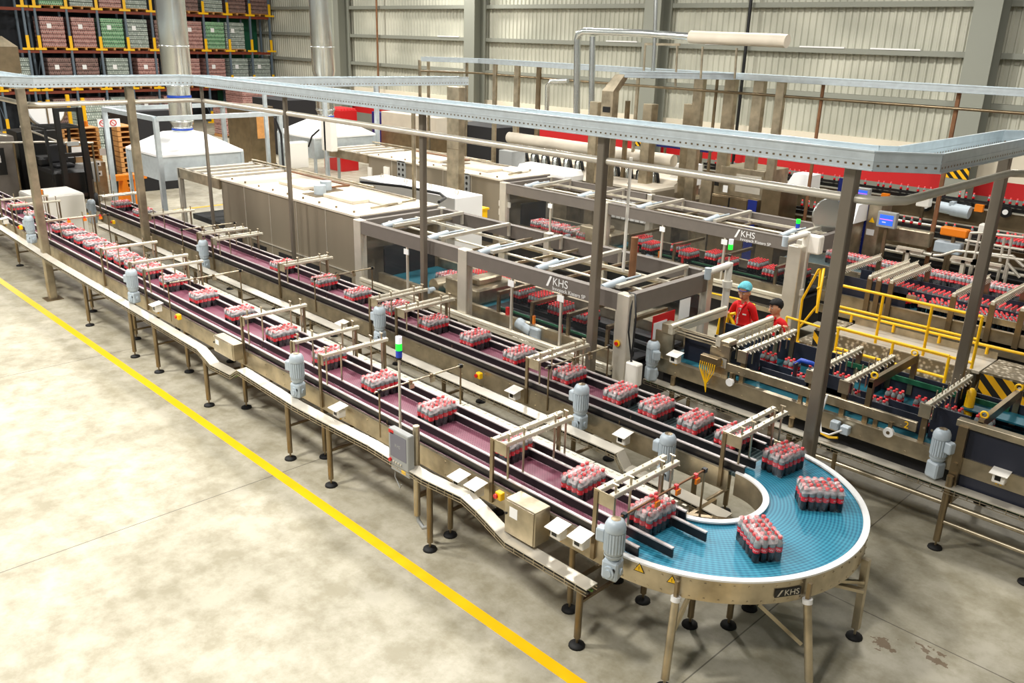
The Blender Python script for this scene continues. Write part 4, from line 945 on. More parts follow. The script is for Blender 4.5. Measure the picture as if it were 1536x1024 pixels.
b = B(); pz = 3.62; pth = [(-30, 5.0, pz), (-17.8, 5.0, pz), (-17.6, 5.2, pz), (-17.6, 8.0, pz), (-17.3, 8.2, pz), (-3.55, 8.2, pz), (-3.35, 8.25, pz), (-3.2, 8.5, pz), (-3.2, 11.6, pz), (-2.9, 11.85, pz), (4, 11.85, pz)]
b.tube(pth, .045, 12); tag(b.build('service_pipe', 'steel_light'), 'pale round service pipe running just under the long galvanised tray', 'pipe')
poly_tray('overhead_cable_tray', 'short galvanised tray branching back from the long tray towards the tall square riser', [(-16.6, 8.6, ZT), (-16.3, 11, ZT), (-15.9, 14.0, ZT)], .40, .17)
def post(px_top, py_top, zb, label, s=.05, mn='steel', zt=3.9, base=True):
    p = az(px_top, py_top, zt); t = thing('gantry_post', label, 'post', (p.x, p.y, zb)); b = B(); b.box((p.x - s, p.y - s, zb), (p.x + s, p.y + s, zt), 0, .01); b.build('tube', mn, t)
    b = B(); b.box((p.x - s * 1.6, p.y - s * 1.6, zt - .02), (p.x + s * 1.6, p.y + s * 1.6, zt + .03)); b.build('head_plate', mn, t)
    if base: b = B(); b.box((p.x - s * 2.2, p.y - s * 2.2, zb), (p.x + s * 2.2, p.y + s * 2.2, zb + .015)); b.build('base_plate', 'steel_dark', t)
    return t
p = az(86, 457, 0)
t = thing('gantry_post', 'tall square steel post at the left corner of the overhead tray, beside the near line', 'post', (-17.5, 4.86, 0))
b = B(); b.box((-17.57, 4.79, 0), (-17.43, 4.93, 3.92), 0, .012); b.build('tube', 'steel', t); b = B(); b.box((-17.65, 4.71, 0), (-17.35, 5.01, .015)); b.build('base_plate', 'steel_dark', t)
t = thing('gantry_post', 'tall square steel post between the two lines on the left', 'post', (-17.6, 6.85, 0))
b = B(); b.box((-17.67, 6.75, 0), (-17.53, 6.89, 3.92), 0, .012); b.build('tube', 'steel', t); b = B(); b.box((-17.75, 6.67, 0), (-17.45, 6.97, .015)); b.build('base_plate', 'steel_dark', t)
for px, py, s, lab in ((282, 130, .03, 'slim round-edged post beside the second line at the beige tunnel entry'), (408, 146, .035, 'slim steel post in front of the beige tunnel side'), (634, 170, .045, 'steel post in front of the left bay of the near glazed machine'),
    (906, 206, .055, 'steel post in front of the right bay of the near glazed machine'), (1280, 253, .062, 'tall steel post behind the blue turn'), (1512, 222, .062, 'tall steel post at the right side by the yellow stairs')):
    p = az(px, py, 3.9); t = thing('gantry_post', lab, 'post', (p.x, p.y, 0)); yy = max(8.17, p.y) if p.y < 9 else p.y
    b = B(); b.box((p.x - s, yy - s, 0), (p.x + s, yy + s, 3.92), 0, .01); b.build('tube', 'post_grey', t)
    b = B(); b.box((p.x - s * 2.2, yy - s * 2.2, 0), (p.x + s * 2.2, yy + s * 2.2, .015)); b.build('base_plate', 'steel_dark', t)
# tall square riser duct
p = az(684, 150, 3.85)
t = thing('cable_riser', 'wide square steel cable riser standing between the machines', 'cable riser', (p.x, 13.0, 0)); q = ay(684, 150, 12.9)
b = B(); b.box((q.x - .2, 12.8, 0), (q.x + .2, 13.0, 3.95), 0, .01); r_ = b.build('riser_duct', 'steel', t)
for z in (1.5, 1.25, 2.6): b = B(); b.box((q.x - .205, 12.795, z), (q.x + .205, 12.80, z + .01)); b.build('joint_line', 'steel_dark', r_)
# further poles in the middle ground
for (px, pyt, pyb, y, s, mn, lab) in ((620, 172, 300, 10.9, .035, 'steel', 'slim brown post behind the near machine left bay'), (397, 150, 250, 12.6, .05, 'galvanised', 'galvanised post left of the rear hood'), (487, 150, 250, 13.1, .05, 'galvanised', 'galvanised post right below the rear hood'),
    (565, 165, 215, 15.6, .06, 'galvanised', 'galvanised post beside the red shelving'), (938, 208, 262, 17.5, .05, 'steel_dark', 'dark steel post left of the slim white pole'), (972, 215, 280, 17.2, .13, 'steel', 'wide steel support right of the slim white pole'), (1031, 225, 275, 18.2, .13, 'steel', 'wide steel support left of the brown control cabinet'), (893, 205, 270, 16.5, .13, 'steel', 'wide steel support behind the front middle post')):
    a = ay(px, pyt, y); b = B(); b.box((a.x - s, y - s, 0), (a.x + s, y + s, max(a.z, 3.6)), 0, .01); tag(b.build('support_post', mn), lab, 'post')
# rear trays with posts
ZR = 4.25
ra = [az(625, 91, ZR), az(740, 93, ZR), az(905, 107, ZR)]
poly_tray('overhead_cable_tray', 'rear galvanised tray on the left in front of the corrugated wall', [(-21.9, 17.6, ZR), (-20.3, 18.6, ZR), (-12.9, 18.0, ZR), (-4, 18.0, ZR), (4, 18.0, ZR)], .4, .12, 'galvanised', False)
poly_tray('overhead_cable_tray', 'rear galvanised tray joining at right behind the bent pipes', [(ay(915, 150, 15.3).x + .05, 15.6, ZR), (-11.6, 16.8, ZR), (-11.0, 17.7, ZR)], .4, .12, 'galvanised', False)
b = B(); b.tube([(-21.9, 17.5, ZR - .3), (-20.3, 18.5, ZR - .3), (-12.9, 17.9, ZR - .3), (4, 17.9, ZR - .3)], .03, 8); tag(b.build('service_pipe', 'steel_dark'), 'thin dark pipe under the rear galvanised tray', 'pipe')
for i, (px, s, y, mn) in enumerate(((630, .05, 18.0, 'steel'), (643, .05, 18.2, 'steel'), (700, .045, 18.5, 'steel'), (742, .07, 18.4, 'steel'), (775, .09, 18.3, 'steel'), (807, .07, 18.2, 'steel_dark'), (955, .045, 18, 'steel'), (1048, .13, 18, 'steel'), (1095, .14, 18, 'steel'), (1138, .13, 18, 'steel'), (1170, .10, 17.9, 'steel'), (1073, .035, 18, 'steel_dark'), (1232, .035, 18, 'rust'), (1437, .04, 18, 'rust'))):
    a = ay(px, 150, y); b = B(); b.box((a.x - s, y - s * .6, 0), (a.x + s, y + s * .6, ZR - .0), 0, .008)
    tag(b.build('tray_support', mn), 'upright carrying the rear galvanised tray, %s counted from the left' % ORD[i], 'post', 'uprights carrying the rear galvanised tray')
a = az(905, 125, ZR); q = ay(915, 150, 15.3)
t = thing('bent_riser', 'wide steel riser with angled top carrying the right rear tray', 'cable riser', (q.x, 15.3, 0)); b = B(); b.box((q.x - .16, 15.2, 0), (q.x + .16, 15.4, 3.95)); b.hull([(q.x - .16, 15.2, 3.95), (q.x + .16, 15.2, 3.95), (q.x + .16, 15.4, 3.95), (q.x - .16, 15.4, 3.95)], [(q.x - .06, 15.5, 4.3), (q.x + .2, 15.5, 4.3), (q.x + .2, 15.7, 4.3), (q.x - .06, 15.7, 4.3)]); b.build('riser_duct', 'steel', t)
b = B(); b.box((q.x - .10, 15.185, 3.5), (q.x + .10, 15.2, 3.62)); b.build('window', 'black', t)
# insulated steam pipes
y = 16.5
def P3(px, py, yy=y): return ay(px, py, yy)
t = thing('steam_pipe', 'bent shiny insulated steam pipe with a thick beige sleeve at its right end', 'pipe', tuple(P3(865, 175)))
b = B(); b.tube([P3(865, 178), P3(866, 60), P3(868, 51), P3(877, 47), P3(960, 50), P3(1045, 56)], .085, 14); b.build('bend_pipe', 'galv_duct', t)
b = B(); b.tube([P3(887, 178), P3(889, 55)], .075, 12); b.build('riser_pipe', 'galv_duct', t)
b = B(); b.tube([P3(1036, 55), P3(1045, 56), P3(1172, 61), P3(1181, 62)], .13, 16); b.build('thick_sleeve', 'tunnel_top', t)
b = B(); b.tube([P3(986, -60), P3(982, 70), P3(979, 118)], .05, 10); b.build('drop_pipe', 'galv_duct', t)
b = B(); b.tube([P3(820, 178), P3(821, 128), P3(827, 122), P3(852, 121)], .055, 10); b.build('small_bend_pipe', 'galv_duct', t)
for i, (px, py0, py1) in enumerate(((968, 65, 118), (1016, 66, 130), (1054, 70, 118), (1105, 72, 118))):
    b = B(); b.tube([P3(px, py0), P3(px - 3, py1)], .025, 8); b.build('hanger', 'steel', t)
b = B(); b.bar(P3(968, 66), P3(1020, 67), .04, .05); b.build('hanger_bar', 'steel', t)
# ================================================================ LOOSE BOTTLES
def one_bottle_proto():
    b = B(); bottle_body(b, n=8); o = len(b.v)
    c = B(); bottle_label(c, n=8); b.v += c.v; b.f += [tuple(i + o for i in f) for f in c.f]; b.m += [2] * len(c.f); b.sm += c.sm; o = len(b.v)
    c = B(); bottle_cap(c, n=8); b.v += c.v; b.f += [tuple(i + o for i in f) for f in c.f]; b.m += [3] * len(c.f); b.sm += c.sm
    ob = b.build('cola_bottle', ['cola', 'pet', 'label_red', 'cap_red'], loc=(0, 0, 0)); return tag(ob, 'x', 'bottle')
cb0 = one_bottle_proto(); cbu = []
def bottles_at(pts, label, group):
    for p in pts: place(cb0, cbu, p, rnd.uniform(0, 6), label, group)
stuff_pts = []
def mini_bottles(pts):
    b = B()
    for p in pts:
        n = 6; b.lathe([(.001, 0), (PR, .004), (PR, .06), (PR, .085), (PR, .13), (PR * .9, .155), (PR * .55, .185), (PR * .62, PH), (.001, PH)], p, n, mis=[0, 0, 0, 2, 1, 1, 3, 3])
    return b
# ================================================================ NEAR INFEED CONVEYOR (feeds the near machine)
t = thing('infeed_conveyor', 'wide infeed conveyor with dark lane walls and teal belt leading into the near glazed machine', 'conveyor', (-3, 9.6, 0))
X0, X1 = -6.2, 1.5
b = B(); b.box((X0, 8.93, .86), (X1, 8.97, 1.045)); b.box((X0, 8.92, 1.04), (X1, 9.0, 1.05)); bolts(b, [(X0 + .3 + k * .5, 8.93, .9) for k in range(15)], (0, -1, 0), .012); b.build('side_frame', 'steel', t)
b = B(); b.box((X0, 10.3, .80), (X1, 10.34, 1.05)); b.build('side_frame', 'steel', t)
b = B(); b.box((X0, 9.0, .99), (X1, 10.3, 1.01)); b.build('belt', 'teal_belt', t)
b = B(); b.box((X0 + 1.0, 8.96, 1.14), (-2.84, 9.0, 1.25), 0, .004); bolts(b, [(X0 + 1.2 + k * .32 + dz, 8.96, 1.165 + .055 * (k % 2)) for k in range(11) for dz in (0, .08)], (0, -1, 0), .014, .006); fb = b.build('front_beam', 'steel', t)
text('beam_number', '2', .11, 'yellow', frame4((-2.97, 8.957, 1.155), (1, 0, 0), (0, 0, 1)), fb, .001)
p = ay(1083, 544, 8.95); b = B(); b.box((p.x - .05, 8.945, p.z - .06), (p.x + .06, 8.96, p.z + .06)); c_ = b.build('number_plate', 'steel_light', t); text('plate_number', '2', .1, 'yellow', frame4((p.x - .03, 8.943, p.z - .035), (1, 0, 0), (0, 0, 1)), c_, .001)
for x in (-5.1, -4.2, -3.3): b = B(); b.box((x, 8.97, .88), (x + .05, 9.0, 1.2)); b.build('beam_bracket', 'steel_dark', t)
for (a, c, y, z1) in ((-6.0, -5.4, 9.24, 1.40), (-5.3, -4.9, 9.24, 1.40), (-4.85, -2.85, 9.24, 1.22), (-4.25, -3.8, 9.24, 1.38), (-2.8, -2.42, 9.24, 1.38), (-6.0, 1.5, 9.60, 1.16), (-6.0, 1.5, 10.22, 1.30)):
    b = B(); b.box((a, y, 1.01), (c, y + .02, z1)); b.build('lane_wall', 'navy_panel', t)
for x in (-4.45, -3.75, -2.8):
    for ya_, yc_ in ((9.26, 9.34), (9.95, 10.2)): b = B(); b.box((x, ya_, 1.01), (x + .02, yc_, 1.38)); b.build('cross_flap', 'navy_panel', t)
b = B(); b.box((-4.2, 10.16, 1.2), (-2.3, 10.19, 1.26)); b.build('green_guide', 'green', t)
b = B(); b.box((-2.40, 8.94, .70), (X1, 8.98, 1.36)); b.build('side_panel', 'navy_panel', t)
b = B(); b.box((-2.45, 8.90, 1.38), (X1, 9.0, 1.45), 0, .004); b.build('top_rail', 'steel', t)
for x in (-2.35, -.4): b = B(); b.box((x - .06, 8.86, .55), (x + .03, 8.92, 1.40)); bolts(b, [(x - .015, 8.86, z) for z in (.62, .8, .98)], (0, -1, 0), .025, .012); b.build('side_post', 'steel_dark', t)
p1 = az(1402, 821, 0)
for x in (-5.9, -4.2, p1.x, -.6):
    for y in (8.9 if x != p1.x else p1.y, 10.2): add_leg(t, x, y, .86, .035)
    b = B(); b.bar((x, 8.9, .5), (x, 10.2, .5), .04, .04); b.build('leg_brace', 'steel_dark', t)
b = B(); b.tube([(X0, 8.86, .52), (X1, 8.86, .52)], .03, 8); b.build('rail_pipe', 'steel', t)
b = B(); b.tube([(p1.x, 8.82, .33), (0, 8.82, .33)], .025, 8); b.build('lower_rail', 'steel', t)
b = B(); b.box((X0, 9.1, .55), (X1, 10.2, .8)); b.build('dark_underblock', 'dark', t)  # solid dark block, keeps the space below the belt dark
p = ay(1333, 648, 8.88); b = B(); b.cyl((p.x, 8.90, p.z), (p.x, 8.86, p.z), .055, 16); w_ = b.build('caster_wheel', 'white', t); b = B(); b.box((p.x - .02, 8.88, p.z), (p.x + .02, 8.91, p.z + .12)); b.cyl((p.x, 8.865, p.z), (p.x, 8.855, p.z), .02, 8); b.build('fork', 'steel_dark', w_)
p = ay(1095, 573, 8.88); b = B(); b.cyl((p.x, 8.90, p.z), (p.x, 8.86, p.z), .05, 16); w_ = b.build('caster_wheel', 'white', t); b = B(); b.box((p.x - .02, 8.88, p.z), (p.x + .02, 8.91, p.z + .12)); b.build('fork', 'steel_dark', w_)
p = ay(1262, 640, 8.88); b = B(); b.box((p.x - .12, 8.84, p.z - .05), (p.x - .02, 8.92, p.z + .05), 0, .01); b.box((p.x, 8.84, p.z - .07), (p.x + .1, 8.92, p.z + .03), 0, .01); v_ = b.build('valve_block', 'motor_grey', t)
b = B(); b.tube([(p.x - .2, 8.84, p.z + .34), (p.x - .24, 8.83, p.z + .05), (p.x - .2, 8.83, p.z - .12), (p.x - .1, 8.83, p.z - .12), (p.x + .03, 8.84, p.z - .02)], .012, 6); b.build('white_hose', 'white', v_)
b = B(); b.tube([(p.x - .2, 8.83, p.z - .13), (p.x - .1, 8.83, p.z - .15), (p.x, 8.83, p.z - .12)], .016, 6); b.build('yellow_plug', 'plastic_yellow', v_)
p = ay(1065, 545, 8.88)
b = B(); b.box((p.x - .13, 8.84, p.z + .0), (p.x + .13, 8.93, p.z + .10), 0, .006); tb = b.build('terminal_block', 'steel_dark', t); b = B()
for k in range(8): b.tube([(p.x - .11 + k * .03, 8.83, p.z + .02), (p.x - .11 + k * .03, 8.82, p.z - .06 - .02 * (k % 3)), (p.x - .02 + k * .004, 8.83, p.z - .25), (p.x, 8.85, p.z - .38)], .006, 5)
b.build('yellow_cables', 'plastic_yellow', tb)
tr3 = floor_tray('floor_cable_tray', 'covered cable tray running low along the front of the right infeed conveyor', [(-6.3, 8.86, .735), (-4, 8.84, .735), (1.5, 8.84, .735)], .14)
for x in (-5.6, -3.6, -1.5): add_leg(tr3, x, 8.84, .66, .025)
def i3(x, z, label, kind=0):
    t = thing('infeed_bridge', label, 'guide bridge', (x, 9.0, 0), 'bridges over the near infeed conveyor')
    b = B(); b.box((x - .03, 8.98, 1.05), (x + .03, 9.03, z)); b.build('post', 'steel_dark', t)
    b = B(); b.box((x - .03, 10.2, 1.05), (x + .03, 10.25, z)); b.build('post', 'steel_dark', t)
    if kind == 0:
        b = B(); b.box((x - .03, 8.95, z - .03), (x + .03, 10.25, z + .03), 0, .008); yy = 9.05
        while yy < 10.2: b.cyl((x + .03, yy, z), (x + .06, yy, z - .02), .008, 5); b.cyl((x, yy + .05, z + .03), (x, yy + .05, z + .05), .008, 5); yy += .09
        b.build('crossbar', 'alu_bar', t)
        b = B(); b.box((x - .06, 8.93, z - .12), (x + .06, 8.96, z + .03)); b.build('end_plate', 'steel', t)
        for k in range(6):
            b = B(); y = 9.2 + k * .17; b.cyl((x, y, 1.24), (x, y, z + .12), .008, 6); b.build('hanger_rod', 'steel', t)
    elif kind == 1:
        b = B(); b.box((x - .025, 8.98, z - .07), (x + .025, 10.25, z + .03)); b.build('crossbar', 'steel_dark', t)
        b = B()
        for y in (9.05, 10.15): b.tube([(x + .035 * math.cos(a * PI / 6), y, z + .06 + .035 * math.sin(a * PI / 6)) for a in range(13)], .011, 6)
        b.build('eye_bolt', 'plastic_yellow', t)
    else:
        b = B(); b.box((x - .035, 8.95, z - .10), (x + .035, 10.25, z - .03)); b.cyl((x, 8.95, z), (x, 10.25, z), .036, 12); b.build('crossbar', 'alu_bar', t)
    return t
for k, (x, z, kd) in enumerate(((-6.05, 1.50, 2), (-5.33, 1.53, 2), (-5.2, 1.44, 0), (-4.97, 1.44, 0), (-4.07, 1.45, 0), (-3.67, 1.45, 0), (-3.40, 1.54, 1), (-2.78, 1.46, 0), (-2.25, 1.46, 1), (-1.3, 1.46, 0))):
    i3(x, z, 'crossbar bridge over the near infeed conveyor, %s counted from the glazed machine' % ORD[k], kd)
b = B()
for dz, dy in ((0, 0), (.0, .09), (-.05, .04), (.04, .05)): b.cyl((-6.1, 9.02 + dy, 1.44 + dz), (-5.2, 9.02 + dy, 1.44 + dz), .012, 6)
for x in (-6.12, -5.25): b.box((x - .08, 8.96, 1.38), (x + .08, 9.14, 1.52), 0, .01)
tag(b.build('guide_rods', 'steel'), 'set of parallel steel guide rods linking the first two bars at the machine exit', 'guide rods')
for x in (-6.15, -5.3): b = B(); b.box((x - .14, 8.97, .86), (x + .14, 9.0, 1.4)); b.build('upright_plate', 'steel', t)
pts = []
for k in range(15):
    x = -5.15 + k * .33
    for y in (9.36, 9.76):
        if (k * 7 + int(y * 10)) % 5 == 0: continue
        for i in range(3):
            for j in range(2): pts.append((x + i * .07 + (.02 if y > 9.5 else 0), y + j * .07, 1.011))
pts = [p for p in pts if p[0] < -.7]
bottles_at(pts, 'dark cola bottle with red cap standing in small groups on the near infeed conveyor', 'bottles on the near infeed conveyor')
# blue hoses and folded film seen between bars
p = ay(1205, 540, 9.7); b = B(); b.tube([(p.x - .1, 9.7, 1.2), (p.x, 9.65, 1.3), (p.x + .12, 9.7, 1.28), (p.x + .2, 9.8, 1.2)], .03, 8); tag(b.build('blue_hose', 'blue'), 'short blue hose lying across the near infeed lanes', 'hose')
# teal sheet at far right
p = ay(1500, 625, 10.15); b = B(); b.box((p.x - .35, 9.9, 1.18), (p.x + 1.5, 10.2, 1.2)); tag(b.build('teal_slide_plate', 'teal_belt'), 'teal plate beside the far end of the near infeed conveyor at the right edge', 'plate')
p = ay(1455, 618, 10.1); b = B(); b.lathe([(.04, 1.02), (.055, 1.1), (.05, 1.38), (.02, 1.42), (.001, 1.42)], (p.x, 10.0, 0), 12); tag(b.build('yellow_post_cap', 'plastic_yellow'), 'small rounded yellow post on the near infeed conveyor below the stairs', 'post')

# ================================================================ CROSSING PLATFORM WITH YELLOW RAILS
t = thing('crossover_platform', 'raised metal walkway with yellow railings and hazard striped stairs between the infeed conveyors', 'platform', (-4.3, 12.6, 0))
PZ = .85; PX0, PX1, PY0, PY1 = -5.35, -3.35, 12.32, 13.05
b = B(); b.box((PX0, PY0, PZ - .04), (PX1 + .1, PY1, PZ)); b.build('deck', 'steel_light', t)
b = B(); b.box((PX0, PY0 - .012, .05), (PX1, PY0, PZ - .01)); b.build('skirt_plate', 'tread_plate', t)
for k, x in enumerate((PX0 + .05, PX1 - .05)):
    for y in (PY0 + .1, PY1 - .1): b = B(); b.box((x - .03, y - .03, 0), (x + .03, y + .03, PZ - .04)); b.build('deck_leg', 'steel_dark', t)
b = B(); b.box((PX0, PY1 - .01, PZ), (PX1 + .1, PY1, PZ + .1)); b.build('kick_board', 'steel', t)
def rail(name, paths, r=.022, y=None):
    b = B()
    for path in paths: b.tube([Vector(p) for p in path], r, 8)
    return b.build(name, 'plastic_yellow', t)
Y = PY0 + .05
def Q(px, py, y=Y): return ay(px, py, y)
posts = [(1256, 427, 1250, 500), (1325, 441, 1313, 512), (1396, 456, 1384.5, 530), (1474.5, 471, 1458, 547.5)]
ztop = 1.60
px_ = [-5.25, -4.55, -3.95, -3.37]
px_ = [Q(a[2], a[3]).x for a in posts]
for x in px_: rail('rail_post', [[(x, Y, PZ), (x, Y, ztop)]])
for z in (ztop, ztop - .33, PZ + .08): rail('handrail', [[(px_[0], Y, z), (px_[-1], Y, z)]])
yf = PY0 - .22; zf = 1.03
fx = [az(1252, 494, zf).x, az(1333, 516, zf).x, az(1420.8, 536, zf).x]
for x in fx: rail('rail_post', [[(x, yf, zf - .42), (x, yf, zf)]])
for z in (zf, zf - .32): rail('handrail', [[(fx[0], yf, z), (fx[-1], yf, z)]])
yb_ = PY1 - .03
for px, py in ((1278, 472), (1341, 487), (1410, 503), (1482, 519), (1552, 535)): a = ay(px, py, yb_); rail('rail_post', [[(a.x, yb_, a.z - .12), (a.x, yb_, a.z)]])
a, c = ay(1256, 466, yb_), ay(1552, 535, yb_); rail('handrail', [[a, c]])
# stairs, right end: descending towards the near conveyor; left end mirrored
for k in range(2):
    sx = PX1 + .12; w = .95; z1 = PZ - k * .41; yy = PY0 + .06 - k * .26
    b = B(); b.box((sx, yy - .02, z1 - .03), (sx + w, yy + (.7 if k == 0 else .26), z1)); b.build('tread', 'tread_plate', t)
    b = B(); b.box((sx, yy - .02, z1 - .41), (sx + w, yy - .01, z1 - .03)); b.build('riser', 'hazard', t)
b = B(); b.add([(PX1 + .10, PY0 + .22, .02), (PX1 + .10, PY0 - .25, .02), (PX1 + .10, PY0 - .25, .40), (PX1 + .10, PY0 + .22, PZ)], [(0, 1, 2, 3)]); b.build('stringer', 'tread_plate', t)
for k in range(3):
    z1 = PZ - k * .28; xx = PX0 - .05 - k * .28
    b = B(); b.box((xx - .26, PY0 + .02, z1 - .03), (xx + .02, PY1, z1)); b.build('tread', 'tread_plate', t)
    b = B(); b.box((xx - .27, PY0, max(0, z1 - .28)), (xx - .0, PY0 + .02, z1 - .03)); b.build('riser', 'hazard', t)
ys = 12.3
def R_(l, y=ys): return [ay(a, c, y) for a, c in l]
rail('stair_rail', [R_([(1195.6, 516), (1199, 482), (1203.4, 449), (1228.4, 404), (1236, 402), (1225, 469)]), R_([(1200, 490), (1226, 458), (1231, 403)], ys + .4), R_([(1226, 433), (1232, 430)])], .02)
rail('stair_rail', [R_([(1180, 475), (1210, 484), (1249, 496)]), R_([(1178, 508), (1180, 475)]), R_([(1180, 508), (1199, 513)])], .02)
rail('stair_rail', [R_([(1180, 508), (1176, 540)]), R_([(1249, 528), (1273, 532)], 12.0)], .02)
# yellow trestle frame by the woman
t2 = thing('yellow_trestle', 'small yellow tubular A-frame barrier in front of the woman with the hairnet', 'barrier', (-6.35, 10.6, 0)); b = B()
y = 10.9
for l in ([(1103, 470), (1093, 471), (1087, 503)], [(1094, 470), (1105, 497)], [(1081, 476), (1075, 506)]): b.tube([ay(a, c, y) for a, c in l], .025, 8)
b.tube([ay(1081, 476, y), ay(1093, 471, y)], .02, 8)
b.build('frame', 'plastic_yellow', t2); a = ay(1087, 503, y); c = ay(1105, 497, y)
for q in (a, c, ay(1075, 506, y)): b = B(); b.cyl((q.x, y, 0), (q.x, y, q.z), .025, 8); b.build('leg', 'plastic_yellow', t2)

# ================================================================ REAR INFEED CONVEYOR
t = thing('infeed_conveyor', 'wide rear infeed conveyor crowded with red-capped bottles behind the yellow railings', 'conveyor', (-2.5, 14.4, 0))
X0, X1, Y0, Y1 = -6.3, 3.0, 13.62, 15.1
b = B(); b.box((X0, Y0, .92), (X1, Y0 + .04, 1.10)); b.box((X0, Y0 - .02, 1.095), (X1, Y0 + .05, 1.105)); b.box((X0, Y0, .72), (X1, Y0 + .04, .86)); b.build('side_frame', 'steel', t)
b = B(); b.box((X0, Y1, .8), (X1, Y1 + .04, 1.12)); b.build('side_frame', 'steel', t)
b = B(); b.box((X0, Y0 + .04, .99), (X1, Y1, 1.01)); b.build('belt', 'teal_belt', t)
b = B(); b.box((-5.4, Y0 + .14, 1.22), (-4.75, Y0 + .18, 1.30)); b.box((-4.7, Y0 + .14, 1.15), (X1, Y0 + .17, 1.24)); b.build('lane_rail', 'steel', t)
for (a, c, y, z1) in ((-6.2, -5.2, Y0 + .12, 1.4), (-5.2, -4.9, Y0 + .14, 1.4), (-6.2, X1, 14.45, 1.2), (-6.2, X1, 15.0, 1.25)): b = B(); b.box((a, y, 1.01), (c, y + .02, z1)); b.build('lane_wall', 'navy_panel', t)
for x in (-6, -4.4, -2.5, -.5):
    for y in (Y0 + .1, Y1 - .1): add_leg(t, x, y, .8, .035)
b = B(); b.box((X0, Y0 + .15, .5), (X1, Y1, .72)); b.build('dark_underblock', 'dark', t)  # solid dark block filling the space below the belt
for k, x in enumerate((-5.95, -5.45, -5.3, -5.1, -4.15, -3.6, -3.2, -2.2)):
    tt = thing('infeed_bridge', 'crossbar bridge over the rear infeed conveyor, %s counted from the rear machine' % ORD[k], 'guide bridge', (x, Y0, 0), 'bridges over the rear infeed conveyor')
    for y in (Y0 - .02, Y1): b = B(); b.box((x - .04, y - .02, .9), (x + .04, y + .02, 1.5)); b.build('post', 'steel_dark', tt)
    b = B(); b.box((x - .03, Y0 - .05, 1.47), (x + .03, Y1, 1.53), 0, .008)
    yy = Y0
    while yy < Y1: b.cyl((x, yy, 1.53), (x + .02, yy, 1.58), .008, 5); b.cyl((x + .03, yy, 1.5), (x + .07, yy + .02, 1.47), .008, 5); yy += .07
    b.build('crossbar', 'alu_bar', tt)
pts = []
x = -5.9
while x < -1.2:
    for y in (13.98, 14.05, 14.12, 14.19, 14.26):
        if rnd.random() < (.9 if x > -4.6 else .5): pts.append((x + (.035 if int(y * 100) % 2 else 0), y, 1.011))
    x += .075 if (int(x * 2.2) % 3) else .11
pts = sorted(pts, key=lambda p: p[0] ** 2 + p[1] ** 2)
nn = max(0, 300 - len([o for o in bpy.data.objects if o.name.startswith('cola_bottle')]))
bottles_at(pts[:nn], 'dark cola bottle with red cap in the dense crowd on the rear infeed conveyor', 'bottles on the rear infeed conveyor')
rest = pts[nn:]
x = -5.8
while x < -1:
    for y in (14.6, 14.68, 14.76, 14.84): rest.append((x, y, 1.011))
    x += .085
# ================================================================ THIRD LINE: packs in front of the rear railing area
t = thing('pack_conveyor', 'rear conveyor carrying a tight row of pinkish wrapped packs', 'conveyor', (-4, 16.2, 0))
b = B(); b.box((-8.2, 15.75, .78), (3, 15.79, .98)); b.build('side_frame', 'steel', t)
b = B(); b.box((-8.2, 16.75, .78), (3, 16.79, .98)); b.build('side_frame', 'steel', t)
b = B(); b.box((-8.2, 15.79, .92), (3, 16.75, .95)); b.build('belt', 'grey_belt', t)
for x in (-8, -6, -4, -2, 0):
    for y in (15.85, 16.65): add_leg(t, x, y, .8, .03)
for k in range(15):
    place(packF, far_used, (-7.25 + k * .34, 16.28 + rnd.uniform(-.03, .03), .951), PI / 2 + rnd.uniform(-.05, .05), 'wrapped cola pack in the tight rear row beyond the railings, %s from the left' % ORD[k], 'packs in the tight rear row')
for k, px in enumerate((1365, 1448, 1478)):
    a = ay(px, 380 + k * 14, 17.1); b = B(); b.box((a.x - .25, 17.0, 1.25), (a.x + .25, 17.08, 1.30)); b.box((a.x - .2, 16.9, 1.33), (a.x + .3, 16.98, 1.37)); b.box((a.x - .05, 17.0, 0), (a.x + .02, 17.06, 1.3)); tag(b.build('guide_bracket', 'alu_bar'), 'pale clamp bracket beyond the rear pack row, %s from the left' % ORD[k], 'bracket')
# ================================================================ FAR RIGHT BOTTLE CONVEYORS
def chain(name_label, x0, x1, y, z, w=.12, fz=.5, two=False):
    t = thing('bottle_conveyor', name_label, 'conveyor', ((x0 + x1) / 2, y, 0))
    b = B(); b.box((x0, y - w, z - fz * .7), (x1, y - w + .03, z - .12)); b.build('side_frame', 'steel_dark', t)
    b = B(); b.box((x0, y - w + .05, .1), (x1, y + w + .3, z - fz * .8)); b.build('dark_underblock', 'dark', t)  # solid dark block added to darken the space below the conveyor
    for zz, rr in ((z - fz * .85, .035), (z - fz * 1.05, .02), (z - fz * 1.25, .03)): b = B(); b.tube([(x0, y - w - .15, zz), ((x0 + x1) / 2 - .6, y - w - .15, zz), ((x0 + x1) / 2, y - w - .2, zz - .1), (x1, y - w - .2, zz - .1)], rr, 6); b.build('conduit', 'steel_light' if rr > .025 else 'cable', t)
    b = B(); b.box((x0, y - w, z - .08), (x1, y + w, z)); b.build('chain', 'black', t)
    b = B(); b.box((x0, y - w - .05, z + .03), (x1, y - w - .03, z + .09)); b.build('guide_rail', 'black_rail', t)
    b = B(); b.box((x0, y - w - .08, z - .115), (x1, y - w - .05, z - .09)); b.box((x0, y - w - .12, z - fz * .7), (x1, y - w - .08, z - fz * .7 + .03)); b.build('lower_rail', 'steel_light', t)
    x = x0 + .4
    while x < x1: add_leg(t, x, y, z - fz + .05, .03); x += 1.8
    x = x0 + .02
    while x < x1: rest.append((x, y + rnd.uniform(-.02, .02), z)); x += rnd.choice((.14, .17, .26, .34))
    return t
